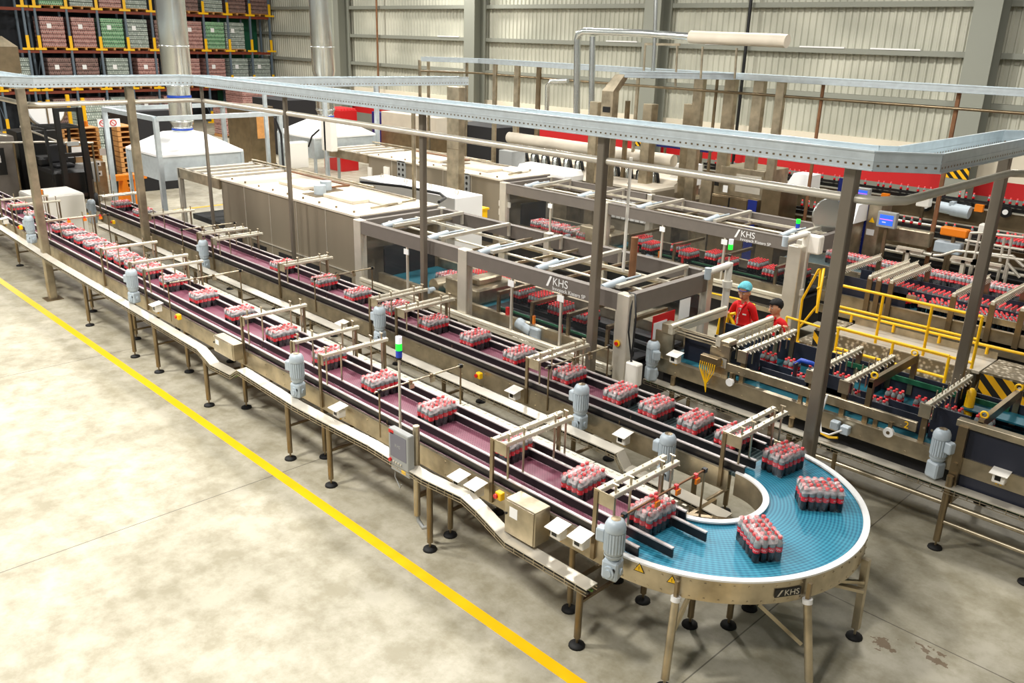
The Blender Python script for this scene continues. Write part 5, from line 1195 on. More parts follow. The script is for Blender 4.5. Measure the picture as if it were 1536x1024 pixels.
cA = chain('far high bottle conveyor with black guides below the red wall band', -14.0, 3, 21.8, 1.65, .15, .75)
cB = chain('middle bottle conveyor with black guides behind the small blue screens', -9.5, 3, 18.6, 1.45, .15, .6)
for k, px in enumerate((1389, 1448, 1508)):
    a = ay(px, (309, 311, 318)[k], 21.5); b = B(); b.cyl((a.x, 21.55, a.z), (a.x, 21.5, a.z), .13, 18); w_ = b.build('hand_wheel', 'black', cA); b = B(); b.cyl((a.x, 21.5, a.z), (a.x, 21.48, a.z), .06, 12); b.build('hub', 'white', w_)
a = ay(1405, 309, 21.4); b = B(); b.cyl((a.x, 21.4, a.z), (a.x + .35, 21.4, a.z - .02), .13, 14); b.cyl((a.x + .35, 21.4, a.z - .02), (a.x + .75, 21.4, a.z - .04), .15, 14); b.box((a.x + .3, 21.3, a.z - .12), (a.x + .4, 21.5, a.z + .16)); tag(b.build('drive_motor', 'motor_grey'), 'horizontal grey drive motor on the far high bottle conveyor', 'motor')
for k, (px, py) in enumerate(((1328, 295), (1469, 312))): a = ay(px, py, 21.5); b = B(); b.box((a.x - .09, 21.45, a.z - .08), (a.x + .09, 21.55, a.z + .08)); tag(b.build('orange_box', 'orange'), ('small orange box on the far high conveyor near the blue screens', 'small orange box on the far high conveyor right of the drive motor')[k], 'box')
# red bottle mass far right + grey access stair frame
for i in range(9):
    for j in range(30): rest.append((-4.9 + j * .07, 17.9 + i * .07, 1.45))
t = thing('access_stair_frame', 'grey tubular stair railing frame at the right edge beyond the rear pack row', 'railing', (-4.5, 17.4, 0))
y = 17.3
def T_(l): return [ay(a, c, y) for a, c in l]
for l in ([(1456, 350), (1446, 392), (1443, 412)], [(1470, 350), (1462, 385), (1456, 410)], [(1507, 357), (1500, 392)], [(1518, 357), (1511, 395), (1505, 418)], [(1456, 349), (1470, 349), (1536, 356)], [(1448, 360), (1536, 375)], [(1455, 378), (1536, 390)], [(1510, 393), (1530, 416)], [(1518, 383), (1536, 400)], [(1400, 383), (1412, 383), (1434, 376), (1520, 384)], [(1536, 352), (1560, 380)]):
    b = B(); b.tube(T_(l), .03, 6); b.build('rail', 'steel_light', t)
b = B(); b.tube([ay(1365, 376, 17.8), ay(1398, 382, 17.8)], .04, 8); b.build('rail', 'steel_light', t)
for px in (1446, 1456, 1500, 1512): a = ay(px, 400, y); b = B(); b.cyl((a.x, y, 0), (a.x, y, a.z), .03, 6); b.build('leg', 'steel_light', t)

# ================================================================ CABINETS, SCREENS, HOODS (right background)
def pb(name, label, cat, mn, px0, px1, pyt, pyb, y, depth, floor=True, parent=None, bev=.01):
    a = ay(px0, (pyt + pyb) / 2, y); c = ay(px1, (pyt + pyb) / 2, y); zt = ay((px0 + px1) / 2, pyt, y).z; zb = 0 if floor else ay((px0 + px1) / 2, pyb, y).z
    b = B(); b.box((a.x, y, zb), (c.x, y + depth, zt), 0, bev); o = b.build(name, mn, parent)
    if parent is None: tag(o, label, cat)
    return o, a.x, c.x, zb, zt
# brown control cabinet with blue side stripe and lettering
t = thing('control_cabinet', 'brown steel control cabinet with blue corner strip and blue lettering on its doors', 'cabinet', tuple(ay(1095, 300, 17.8)[:2]) + (0,))
a = ay(1068, 290, 17.8).x; c = ay(1137, 290, 17.8).x; zt = 1.62
b = B(); b.box((a, 17.8, 0), (c, 18.9, zt), 0, .01); b.build('cabinet_body', 'steel_dark', t)
b = B(); b.box((a + .1, 17.9, zt), (c + .05, 19.0, 2.28), 0, .01); b.build('upper_housing', 'steel', t)
b = B(); b.box((a + .55, 17.89, zt + .12), (a + 1.2, 17.9, 2.15)); b.build('upper_window', 'steel_light', t)
b = B(); b.box((c - .22, 17.785, 0), (c + .01, 17.8, zt)); b.build('blue_strip', 'deep_blue', t)
mid = (a + c - .22) / 2
for x0_, x1_ in ((a + .02, mid - .01), (mid + .01, c - .24)): b = B(); b.box((x0_, 17.78, .05), (x1_, 17.8, zt - .03), 0, .005); dr = b.build('door', 'steel_dark', t)
b = B(); b.box((mid - .02, 17.77, .05), (mid + .02, 17.785, zt - .03)); b.build('door_gap', 'black', t)
text('cabinet_lettering', 'KRONES', .16, 'blue', frame4((a + .12, 17.775, zt - .36), (1, 0, 0), (0, 0, 1)), t, .001)
for k, (x0_, z0_) in enumerate(((a + .05, zt + .2), (a + .3, zt + .08))): b = B(); b.box((x0_, 17.775, z0_), (x0_ + .12, 17.79, z0_ + .16)); b.build('panel_sticker', 'white' if k else 'black', t)
pb('side_cabinet', 'narrow brown cabinet left of the blue-lettered control cabinet', 'cabinet', 'steel', 1050, 1067, 266, 300, 17.9, .6)
pb('side_cabinet', 'low brown cabinet right of the blue-lettered control cabinet', 'cabinet', 'steel_dark', 1142, 1170, 284, 315, 17.3, .8)
# inspection units with blue stripe and vertical lettering
def stripe_unit(label, px0, px1, pyt, y, ts, lean=-.12):
    a = ay(px0, pyt + 30, y).x; c = ay(px1, pyt + 30, y).x; zt = ay((px0 + px1) / 2, pyt, y).z
    t = thing('inspection_unit', label, 'inspection unit', ((a + c) / 2, y, 0))
    b = B(); b.box((a, y, 0), (c, y + .5, zt), 0, .01); b.build('housing', 'steel', t)
    w = (c - a) * .38; b = B(); b.add([(a - .02, y - .012, .1), (a + w, y - .012, .1), (a + w, y - .012, zt), (a - .02, y - .012, zt), (a - .02, y, .1), (a + w, y, .1), (a + w, y, zt), (a - .02, y, zt)], [(0, 1, 2, 3), (4, 7, 6, 5), (0, 4, 5, 1), (3, 2, 6, 7), (0, 3, 7, 4), (1, 5, 6, 2)]); s = b.build('blue_stripe', 'deep_blue', t)
    text('stripe_lettering', 'KRONES Checkmat', ts, 'white', frame4((a + w * .72, y - .014, zt * .42), (0, 0, 1), (-1, 0, 0)), s, .001)
    b = B(); x = c - .16; z = zt - .42; b.add([(x - .06, y - .004, z), (x + .06, y - .004, z), (x, y - .004, z + .11)], [(0, 1, 2)]); b.build('warning_sticker', 'plastic_yellow', t)
    b = B(); b.box((c - .24, y - .004, zt - .68), (c - .08, y, zt - .56)); b.build('type_plate', 'white', t)
    return t
stripe_unit('tall brown inspection unit with dark blue lettered stripe, beside the small blue screen', 1288, 1320, 301, 17.2, .105)
stripe_unit('further inspection unit with dark blue stripe, left of the tall galvanised post', 1256, 1270, 267, 19.6, .09)
def screen(label, px0, px1, pyt, pyb, y):
    a = ay(px0, (pyt + pyb) / 2, y); c = ay(px1, (pyt + pyb) / 2, y); zt = ay((px0 + px1) / 2, pyt, y).z; zb = ay((px0 + px1) / 2, pyb, y).z
    t = thing('control_screen', label, 'screen', ((a.x + c.x) / 2, y, zb)); b = B(); b.box((a.x, y, zb), (c.x, y + .12, zt), 0, .01); b.build('housing', 'grey_panel', t)
    w, h = c.x - a.x, zt - zb; b = B(); b.box((a.x + w * .14, y - .005, zb + h * .16), (c.x - w * .14, y, zt - h * .18)); s = b.build('display', 'screen_blue', t)
    b = B(); b.box((a.x + w * .16, y - .007, zb + h * .5), (c.x - w * .16, y - .004, zb + h * .56)); b.build('display_bar', 'screen_pink', s)
    b = B(); b.box((a.x + w * .3, y - .007, zb + h * .32), (a.x + w * .5, y - .004, zb + h * .38)); b.build('display_mark', 'white', s)
    b = B(); b.box(((a.x + c.x) / 2 - .03, y + .05, 0), ((a.x + c.x) / 2 + .03, y + .1, zb)); b.build('stand', 'steel_dark', t)
screen('grey framed control screen with blue display right of the tall inspection unit', 1315, 1344, 318, 342, 16.9)
screen('grey framed control screen with blue display above the tall inspection unit', 1282, 1304, 282, 299, 19.2)
def slope_hood(label, px0, px1, pyt, pyb, y):
    a = ay(px0, pyb, y); c = ay(px1, pyb, y); zt = ay(px0, pyt, y).z; zb = a.z; t = thing('machine_hood', label, 'hood', (a.x, y, 0)); w = c.x - a.x
    b = B(); b.hull([(a.x, y, zb), (c.x, y, zb), (c.x, y + .6, zb), (a.x, y + .6, zb)], [(a.x + w * .2, y + .15, zt), (c.x - w * .02, y + .15, zt), (c.x - w * .02, y + .6, zt), (a.x + w * .2, y + .6, zt)]); b.build('cover', 'white', t)
    b = B(); b.box((a.x + .03, y + .03, 0), (c.x - .03, y + .55, zb)); b.build('base', 'steel', t)
slope_hood('white sloping machine hood just left of the tall galvanised post', 1246, 1281, 303, 330, 16.6)
slope_hood('further white sloping machine hood right of the brown control cabinet', 1176, 1212, 259, 282, 19.5)
# filler block: long pale tube with row of valves
t = thing('filling_machine', 'long beige rinsing machine with thick pale tube and a row of dark valves', 'filling machine', (-15.5, 18.3, 0))
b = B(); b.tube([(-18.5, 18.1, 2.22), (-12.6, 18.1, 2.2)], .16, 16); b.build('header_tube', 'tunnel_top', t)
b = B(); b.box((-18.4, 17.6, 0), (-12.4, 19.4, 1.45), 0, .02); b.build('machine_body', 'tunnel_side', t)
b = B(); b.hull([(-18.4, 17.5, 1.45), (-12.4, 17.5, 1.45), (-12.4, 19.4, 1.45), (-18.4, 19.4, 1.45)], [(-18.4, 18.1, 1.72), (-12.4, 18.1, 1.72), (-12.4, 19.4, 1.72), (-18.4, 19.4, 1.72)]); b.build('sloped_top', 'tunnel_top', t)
for k in range(13):
    x = -18.0 + k * .42; b = B(); b.tube([(x - .12, 17.85, 1.66), (x - .1, 17.82, 1.86), (x, 17.82, 1.97), (x + .1, 17.82, 1.86), (x + .12, 17.85, 1.66)], .045, 6); v_ = b.build('valve_arch', 'black', t)
    b = B(); b.lathe([(.085, 1.66), (.07, 1.80), (.04, 1.90), (.001, 1.92)], (x, 17.78, 0), 10); b.build('valve_bell', 'galv_duct', v_)
b = B(); b.box((-12.4, 18.0, 0), (-12.0, 19.0, 1.3)); b.build('end_box', 'steel', t)
b = B(); b.box((-16.4, 16.2, 1.5), (-14.4, 16.9, 1.86), 0, .12); tag(b.build('white_cover', 'white'), 'long white rounded cover behind the rear tunnel end', 'cover'); b = B(); b.tube([(-15.3, 16.17, 1.62), (-14.6, 16.15, 1.52), (-14.15, 16.2, 1.6)], .04, 8); b.build('black_edge', 'cable', bpy.data.objects['white_cover'])
b = B(); b.box((-16.2, 16.3, 0), (-14.5, 16.85, 1.5)); b.build('support_body', 'steel', bpy.data.objects['white_cover'])
t = thing('curtain_booth', 'beige booth with pale striped curtain front behind the rear machine', 'booth', (-12.2, 16.9, 0)); b = B(); b.box((-13.9, 16.5, 0), (-12.0, 17.4, 1.66), 0, .02); b.build('booth_body', 'tunnel_side', t)
b = B(); b.box((-13.9, 16.45, 1.66), (-12.0, 17.4, 1.72)); b.build('booth_roof', 'tunnel_top', t)
for k in range(9): b = B(); x = -13.3 + k * .145; b.box((x, 16.46, .9), (x + .12, 16.485, 1.6)); b.build('curtain_strip', 'white', t)
slope_hood('beige curved machine end with sloped top left of the blue bottle conveyors', 1000, 1032, 244, 275, 18.4)
for i, (px0, px1, py, y) in enumerate(((985, 1062, 212, 21.0), (1000, 1112, 292, 19.2))):
    a = ay(px0, py, y); c = ay(px1, py, y); b = B(); b.box((a.x, y, a.z - .14), (c.x, y + .3, a.z), 0); tag(b.build('bottle_conveyor', 'deep_blue'), ('upper blue-sided bottle conveyor left of the brown control cabinet', 'lower blue-sided bottle conveyor left of the brown control cabinet')[i], 'conveyor')
    o = [q for q in bpy.data.objects if q.name.startswith('bottle_conveyor')][-1]
    b = B(); b.box((a.x + .2, y + .1, 0), (a.x + .26, y + .16, a.z - .14)); b.build('leg', 'steel_dark', o); b = B(); b.box((c.x - .3, y + .1, 0), (c.x - .24, y + .16, a.z - .14)); b.build('leg', 'steel_dark', o)
    x = a.x + .05
    while x < c.x: rest += [(x, y + .1, a.z), (x + .05, y + .2, a.z)]; x += .1
o = mini_bottles(rest).build('cola_bottle', ['cola', 'pet', 'label_red', 'cap_red']); tag(o, 'countless red-capped cola bottles on the rear and far bottle conveyors', 'bottles', kind='stuff')
# dark machines behind
pb('dark_machine', 'large dark machine with black openings behind the rear tunnel roof', 'machine', 'dark', 676, 742, 188, 245, 18.5, 2.0)
pb('sorting_machine', 'beige-topped machine with dark glazed front beside the blue post', 'machine', 'steel_dark', 572, 655, 196, 240, 19.5, 2.0)
pb('beige_panel', 'beige panel above the dark glazed machine beside the blue post', 'panel', 'tunnel_top', 572, 655, 172, 196, 19.5, 2.0, False)
pb('blue_post', 'dark blue upright panel right of the red crates', 'panel', 'deep_blue', 558, 572, 168, 215, 19.8, .3)
pb('small_cabinet', 'small grey cabinet with white sheet at the far roof edge of the rear tunnel', 'cabinet', 'grey_panel', 748, 768, 226, 246, 16.0, .5)

# control boxes and cable bundles along the far conveyors
for k, (px, py, mn, w, h) in enumerate(((1384, 302, 'white_box', .3, .26), (1476, 345, 'white_box', .22, .2), (1100 + 330, 349, 'orange', .5, .16), (1262, 330, 'steel', .35, .5), (1360, 355, 'steel', .9, .3), (1420, 372, 'motor_grey', .5, .22), (1220, 300, 'steel', .5, .6), (1190, 300, 'steel_dark', .5, .9))):
    yq = 17.7 if py > 320 else 21.0
    a = ay(px, py, yq); b = B(); b.box((a.x - w / 2, yq, a.z - h / 2), (a.x + w / 2, yq + .2, a.z + h / 2), 0, .02)
    o = tag(b.build('machine_box', mn), ('white', 'small white', 'orange', 'steel', 'long steel', 'grey', 'tall steel', 'dark steel')[k] + ' box unit among the far right machinery, %s from the left' % ORD[sorted((1384, 1476, 1430, 1262, 1360, 1420, 1220, 1190)).index(px)], 'machine box')
    b = B(); b.box((a.x - .03, yq + .05, 0), (a.x + .03, yq + .12, a.z - h / 2)); b.build('stand', 'steel_dark', o)
# ================================================================ STORAGE RACK ON THE FAR LEFT
t = thing('storage_rack', 'tall pallet rack with yellow upright guards filling the far left wall', 'rack', (-47.5, 20, 0))
RX = -47.5
RY = [4.0, 5.4, 6.9, 8.3, 9.8, 11.2, 12.4, 13.86, 14.38, 15.82, 17.26, 18.64, 20.0, 21.42, 22.86, 24.27, 25.63, 26.85]
LV = [1.93, 3.85, 5.77, 7.7]
for y in RY:
    for dx in (0, -1.1):
        b = B(); b.box((RX + dx - .05, y - .05, 0), (RX + dx + .05, y + .05, 8.6)); u = b.build('upright', 'rack_blue', t)
        if dx == 0:
            for z in [0] + LV[:3]:
                b = B(); b.box((RX + .05, y - .07, z + .02), (RX + .09, y + .07, z + .65)); b.box((RX + .05, y - .28, z - .02), (RX + .10, y + .28, z + .08)); b.build('yellow_guard', 'yellow', u)
for z in LV:
    for x in (RX, RX - 1.1): b = B(); b.box((x - .03, RY[0], z - .16), (x + .03, RY[-1], z - .03)); b.build('beam', 'rack_beam', t)
b = B()
for y in RY[::1]: b.bar((RX, y, .3), (RX - 1.1, y, 1.6), .03, .03); b.bar((RX - 1.1, y, 2.2), (RX, y, 3.6), .03, .03)
b.build('bracing', 'rack_blue', t)
b = B(); b.box((-49.4, 3, 0), (-49.3, 24.2, 8.6)); tag(b.build('rack_shade_board', 'rack_dark'), 'flat dark board standing in for the shaded depth behind the pallet rack', 'dark board', kind='stuff')  # flat dark board added for the shaded interior of the rack
b = B(); b.box((-49.4, 24.2, 0), (-49.3, 27.0, 6.2)); tag(b.build('green_partition', 'green_sheet'), 'green sheet partition behind the right bays of the pallet rack', 'partition')
def load(y, z, mn, w=1.15, h=1.45, lab='', x=RX - .02):
    t = thing('pallet_load', lab, 'pallet', (x - .55, y, z), 'pallet loads on the rack')
    b = B()
    for yy in (-w / 2, -.05, w / 2 - .1): b.box((x - 1.05, y + yy, z), (x - .0, y + yy + .1, z + .1))
    b.box((x - 1.05, y - w / 2, z + .1), (x, y + w / 2, z + .13)); b.build('pallet', 'wood', t)
    b = B(); n = 7
    for k in range(n): z0 = z + .13 + h * k / n; b.box((x - 1.0, y - w / 2 + .02, z0), (x - .02, y + w / 2 - .02, z0 + h / n - .02), 0, .02)
    ld = b.build('load', mn, t); b = B(); b.box((x - .02, y - .25, z + h * .7), (x - .01, y - .05, z + h * .85)); b.build('label_sheet', 'white', ld)
lv3 = [(15.1, 'pallet_red'), (16.55, 'pallet_red'), (17.95, 'pallet_green'), (19.2, 'pallet_clear'), (20.7, 'pallet_brown'), (22.2, 'pallet_red'), (23.5, 'pallet_green'), (24.7, 'pallet_clear')]
lv2 = [(13.3, 'pallet_clear'), (15.2, 'pallet_brown'), (16.5, 'pallet_brown'), (18.0, 'pallet_clear'), (19.6, 'pallet_red'), (21.9, 'pallet_red'), (23.4, 'pallet_red'), (24.8, 'pallet_clear'), (26.2, 'pallet_clear')]
lv4 = [(15.2, 'pallet_green'), (16.6, 'pallet_clear'), (18.0, 'pallet_red'), (19.3, 'pallet_clear'), (22.1, 'pallet_brown'), (23.5, 'pallet_clear'), (24.9, 'pallet_brown'), (26.3, 'pallet_brown')]
nm = {'pallet_red': 'reddish', 'pallet_green': 'green', 'pallet_clear': 'pale clear', 'pallet_brown': 'brownish'}
for lvn, z, L_, h in (('middle', LV[1], lv3, 1.42), ('lower', LV[0], lv2, 1.42), ('upper', LV[2], lv4, 1.45)):
    for k, (y, mn) in enumerate(L_): load(y, z, mn, 1.15, h, '%s wrapped bottle pallet on the %s visible rack level, %s from the left' % (nm[mn], lvn, ORD[k]))
for k, (y, mn) in enumerate(((15.2, 'pallet_brown'), (16.6, 'pallet_red'), (18.0, 'pallet_clear'), (19.4, 'pallet_brown'), (20.8, 'pallet_red'))): load(y, 0.0, mn, 1.15, 1.4, '%s wrapped bottle pallet on the ground level of the rack, %s from the left' % (nm[mn], ORD[k]))
# ================================================================ LEFT MIDDLE GROUND
def pl_load(px, py, mn, w, d, h, lab, nlay=6):
    p = az(px, py, 0); t = thing('pallet_load', lab, 'pallet', (p.x, p.y, 0)); b = B()
    for yy in (-w / 2, -.05, w / 2 - .1): b.box((p.x - d, p.y + yy, 0), (p.x, p.y + yy + .1, .1))
    b.box((p.x - d, p.y - w / 2, .1), (p.x, p.y + w / 2, .13)); b.build('pallet', 'wood', t); b = B()
    for k in range(nlay): z0 = .13 + h * k / nlay; b.box((p.x - d + .02, p.y - w / 2 + .02, z0), (p.x - .02, p.y + w / 2 - .02, z0 + h / nlay - .02), 0, .02)
    b.build('load', mn, t)
pl_load(356, 206, 'pallet_red', 1.2, 1.2, 1.5, 'wrapped reddish bottle pallet standing on the floor left of the white wall box')
pl_load(400, 190, 'pallet_red', 2.6, 2.0, 2.3, 'tall pinkish stack of packs behind the long overhead tray')
for k, (px, lab) in enumerate(((150, 'left one'), (175, 'second one'), (200, 'right one'))): pl_load(px, 232 - k * 4, 'pallet_clear', 1.2, 1.1, 1.9, 'pale wrapped pallet between the forklift mast and square posts, ' + lab)
def pbx(name, label, cat, mn, px0, px1, pyt, pyb, x, depth, floor=True, bev=.01):
    """box whose visible face looks along +x, placed in the plane x"""
    a = ax(px0, (pyt + pyb) / 2, x); c = ax(px1, (pyt + pyb) / 2, x); zt = ax((px0 + px1) / 2, pyt, x).z; zb = 0 if floor else ax((px0 + px1) / 2, pyb, x).z
    t = thing(name, label, cat, (x - depth / 2, (a.y + c.y) / 2, zb)); b = B(); b.box((x - depth, a.y, zb), (x, c.y, zt), 0, bev); o = b.build('housing', mn, t); return t, a.y, c.y, zb, zt
t, y0, y1, zb, zt = pbx('palletiser', 'dark grey palletiser block with window at the left edge behind the near line', 'machine', 'grey_beam', -30, 28, 205, 300, -27.5, 1.8)
b = B(); b.box((-27.5, y1 - .75, .95), (-27.49, y1 - .3, 1.7)); b.build('window', 'black', t)
b = B(); b.box((-27.5, y1 - .6, 1.3), (-27.48, y1 - .42, 1.5)); b.build('note', 'white', t)
t, y0, y1, zb, zt = pbx('palletising_gantry', 'brown palletiser head with sloping top at the far upper left edge', 'machine', 'steel_dark', -20, 30, 70, 110, -30, 1.5, False)
b = B(); b.box((-31, y0, 0), (-30.2, y1 - .9, zb)); b.build('column', 'steel_dark', t)
b = B(); b.hull([(-30, y0, zt), (-30, y1, zt), (-31.5, y1, zt), (-31.5, y0, zt)], [(-30, y0, zt + .3), (-30, y1 - .4, zt + .3), (-31.5, y1 - .4, zt + .3), (-31.5, y0, zt + .3)]); b.build('sloping_top', 'steel', t)
pl_load(14, 300, 'pallet_clear', 1.4, 1.2, 1.1, 'pale wrapped layers waiting under the palletiser head at the left edge')
# forklift behind the lines
p = az(88, 330, 0)
t = thing('forklift', 'black forklift truck with tall mast and small orange lamp behind the near line', 'forklift', (-25.5, 8.3, 0))
b = B(); b.box((-26.6, 7.9, .35), (-24.9, 9.0, 1.2), 0, .08); b.box((-26.6, 7.95, 1.2), (-26.0, 8.95, 1.45), 0, .06); b.build('body', 'black', t)
for y in (7.95, 8.95):
    b = B(); b.bar((-24.95, y, .9), (-25.1, y, 2.3), .07, .07); b.bar((-26.5, y, 1.3), (-26.3, y, 2.3), .07, .07); b.bar((-25.1, y, 2.3), (-26.3, y, 2.3), .06, .06); b.build('cab_post', 'black', t)
b = B()
for k in range(6): b.bar((-25.1 - k * .24, 7.95, 2.32), (-25.1 - k * .24, 8.95, 2.32), .04, .04)
b.build('overhead_guard', 'black', t)
for y in (8.15, 8.75): b = B(); b.box((-24.7, y - .06, .1), (-24.55, y + .06, 2.9)); b.build('mast_rail', 'black', t)
for z in (.5, 1.6, 2.8): b = B(); b.box((-24.72, 8.1, z), (-24.6, 8.8, z + .1)); b.build('mast_crossbar', 'black', t)
for y in (8.2, 8.7): b = B(); b.box((-24.5, y - .06, .12), (-23.4, y + .06, .16)); b.build('fork', 'steel_dark', t)
for x in (-26.2, -25.0):
    for y in (7.95, 8.85): b = B(); b.cyl((x, y, .25), (x, y + .18, .25), .25, 18); w_ = b.build('wheel', 'rubber', t); b = B(); b.cyl((x, y - .01, .25), (x, y + .19, .25), .12, 12); b.build('wheel_hub', 'orange', w_)
b = B(); b.box((-25.9, 8.2, 1.2), (-25.4, 8.7, 1.3), 0, .03); b.box((-26.0, 8.2, 1.3), (-25.9, 8.7, 1.8), 0, .03); b.build('seat', 'dark', t)
b = B(); b.box((-24.6, 8.3, 1.9), (-24.55, 8.6, 2.0)); b.build('plate', 'grey_panel', t)
b = B(); b.cyl((-25.0, 9.0, 2.35), (-25.0, 9.0, 2.5), .06, 10); b.build('beacon', 'orange', t)
t.location = (-26.3, 8.0, 0)
pbx('dark_enclosure', 'black mesh enclosure behind the forklift', 'enclosure', 'black', 34, 96, 196, 320, -28.2, 1.0)
# second mast of slim black truck and orange legs
t = thing('order_picker_mast', 'slim black lift mast with red prohibition stickers left of the second square post', 'mast', (-27, 11, 0))
for dy in (0, .25): b = B(); p = ax(168 + dy * 20, 260, -25.0); b.box((-25.1, p.y - .05, 0), (-25.0, p.y + .05, 2.7)); b.build('mast_rail', 'black', t)
p = ax(160, 185, -25.0); b = B(); b.box((-24.98, p.y - .25, p.z - .1), (-24.96, p.y + .35, p.z + .12)); s_ = b.build('sticker_board', 'white', t)
for dy in (-.12, .16): b = B(); b.lathe([(.07, 0), (.09, 0), (.09, .01), (.07, .01), (.07, 0)], (-24.96, p.y + dy, p.z + .01), 16, axis='x'); b.bar((-24.952, p.y + dy - .05, p.z + .05), (-24.952, p.y + dy + .05, p.z - .04), .012, .015); b.build('prohibition_sign', 'red', s_)
# orange stand
t = thing('orange_machine_stand', 'orange sloping machine stand beside the hood frame', 'machine stand', (-24, 9.5, 0))
for px in (184, 201): a = ax(px, 240, -23.5); b = B(); b.add([(-23.5, a.y - .22, 0), (-23.5, a.y + .18, 0), (-23.5, a.y + .05, 1.15), (-23.5, a.y - .05, 1.15), (-23.8, a.y - .22, 0), (-23.8, a.y + .18, 0), (-23.8, a.y + .05, 1.15), (-23.8, a.y - .05, 1.15)], [(0, 1, 2, 3), (7, 6, 5, 4), (0, 4, 5, 1), (1, 5, 6, 2), (2, 6, 7, 3), (3, 7, 4, 0)]); b.build('sloping_leg', 'orange', t)
a = ax(184, 230, -23.5); c = ax(205, 230, -23.5); b = B(); b.box((-23.8, a.y - .3, 1.15), (-23.5, c.y + .2, 1.28)); b.build('cross_beam', 'orange', t)
# beige cabinet + grey machine
t, y0, y1, zb, zt = pbx('wrapping_machine', 'beige and grey machine with paper sheets standing right of the forklift', 'machine', 'steel', 100, 162, 245, 300, -27.8, 1.5)
b = B(); b.box((-29.0, y0 + .1, zt), (-27.9, y1 - .5, zt + .62), 0, .01); b.build('upper_cabinet', 'cardboard', t)
for dy, w, h in ((.25, .35, .3), (1.1, .2, .2)): b = B(); b.box((-27.9, y0 + dy, zt + .2), (-27.885, y0 + dy + w, zt + .2 + h)); b.build('paper_sheet', 'white', t)
for z in (.95, .65): b = B(); b.box((-27.8, y1 - .3, z), (-27.78, y1 - .15, z + .15)); s_ = b.build('dial', 'white', t); b = B(); b.box((-27.78, y1 - .25, z + .04), (-27.775, y1 - .2, z + .1)); b.build('dial_centre', 'black', s_)
b = B(); b.box((-27.78, y0 + .3, .5), (-27.6, y0 + .9, 1.1), 0, .02); b.build('control_panel', 'grey_panel', t)
# wooden pallets and yellow uprights
p = ax(120, 205, -31)
t = thing('pallet_stack', 'stack of bare wooden pallets raised behind the wrapping machine', 'pallets', (-31, p.y, 0))
for k in range(12):
    z = .15 * k; b = B(); b.box((-32, p.y - .6, z + .1), (-30.9, p.y + .6, z + .13)); b.box((-32, p.y - .6, z), (-30.9, p.y - .5, z + .1)); b.box((-32, p.y - .05, z), (-30.9, p.y + .05, z + .1)); b.box((-32, p.y + .5, z), (-30.9, p.y + .6, z + .1)); b.build('pallet', 'wood', t)
p = ax(192, 200, -26.5)
t = thing('pallet_stack', 'tall narrow stack of wooden pallets directly left of the second square post', 'pallets', (-27, p.y, 0))
for k in range(15): z = .15 * k; b = B(); b.box((-27.6, p.y - .3, z + .1), (-26.5, p.y + .2, z + .13)); b.box((-27.6, p.y - .3, z), (-26.5, p.y - .2, z + .1)); b.box((-27.6, p.y + .1, z), (-26.5, p.y + .2, z + .1)); b.build('pallet', 'wood', t)
for k, (px, pt, pb_) in enumerate(((60, 152, 205), (72, 150, 175), (101, 142, 192), (124, 147, 212))):
    a = ax(px, pt, -33); b = B(); b.box((-33.1, a.y - .055, 0), (-33, a.y + .055, a.z)); tag(b.build('guard_post', 'yellow'), 'tall yellow guard post behind the forklift, %s from the left' % ORD[k], 'post', 'yellow guard posts')
p = ax(69, 175, -29)
t = thing('dome_mirror', 'half-round dark framed white panel above the forklift', 'dome', (-29, p.y, p.z)); b = B(); n = 14; R0 = .62
pts_ = [(R0 * math.cos(-PI * k / n), R0 * 1.0 * math.sin(-PI * k / n)) for k in range(n + 1)]
b.hull([(-29, p.y + a, p.z + .3 + c) for a, c in pts_], [(-28.9, p.y + a * .97, p.z + .3 + c * .97) for a, c in pts_]); b.build('frame', 'steel_dark', t)
b = B(); b.hull([(-28.9, p.y + a * .85 * s, p.z + .25 + c * .88) for a, c in pts_ for s in (1,)], [(-28.85, p.y + a * .8, p.z + .25 + c * .82) for a, c in pts_]); b.build('white_panel', 'white', t)
b = B(); b.box((-28.88, p.y - .02, p.z - .28), (-28.82, p.y + .02, p.z + .28)); b.build('centre_bar', 'steel_dark', t)
b = B(); b.box((-29.2, p.y - .04, 0), (-29.12, p.y + .04, p.z + .3)); b.build('stand', 'steel_dark', t)
t = thing('roller_table_frame', 'thin steel frame with pale rails stretching left above the near line start', 'frame', (-28, 8, 0))
for l in ([(0, 214), (60, 213), (90, 213)], [(30, 190), (88, 213)], [(30, 190), (95, 188)], [(0, 203), (10, 204)], [(95, 214), (140, 214)]): b = B(); b.tube([ax(a, c, -27) for a, c in l], .03, 6); b.build('rail', 'steel_light', t)
for px in (20, 88, 138): a = ax(px, 214, -27); b = B(); b.cyl((-27, a.y, 0), (-27, a.y, a.z), .03, 8); b.build('leg', 'steel_dark', t)
# white machine box at the lane start
a = ax(52, 300, -22.6); c = ax(110, 300, -22.6); z_ = ax(90, 288, -22.6).z
t = thing('white_machine_box', 'low white machine cover between the starts of the two lines', 'cover', (-23, (a.y + c.y) / 2, 0)); b = B(); b.box((-23.6, 6.15, 0), (-22.4, 7.3, 1.12), 0, .04); b.build('cover', 'white_box', t)
b = B(); b.box((-22.45, 6.2, 1.14), (-22.3, 6.35, 1.3)); b.build('orange_box', 'orange', t)
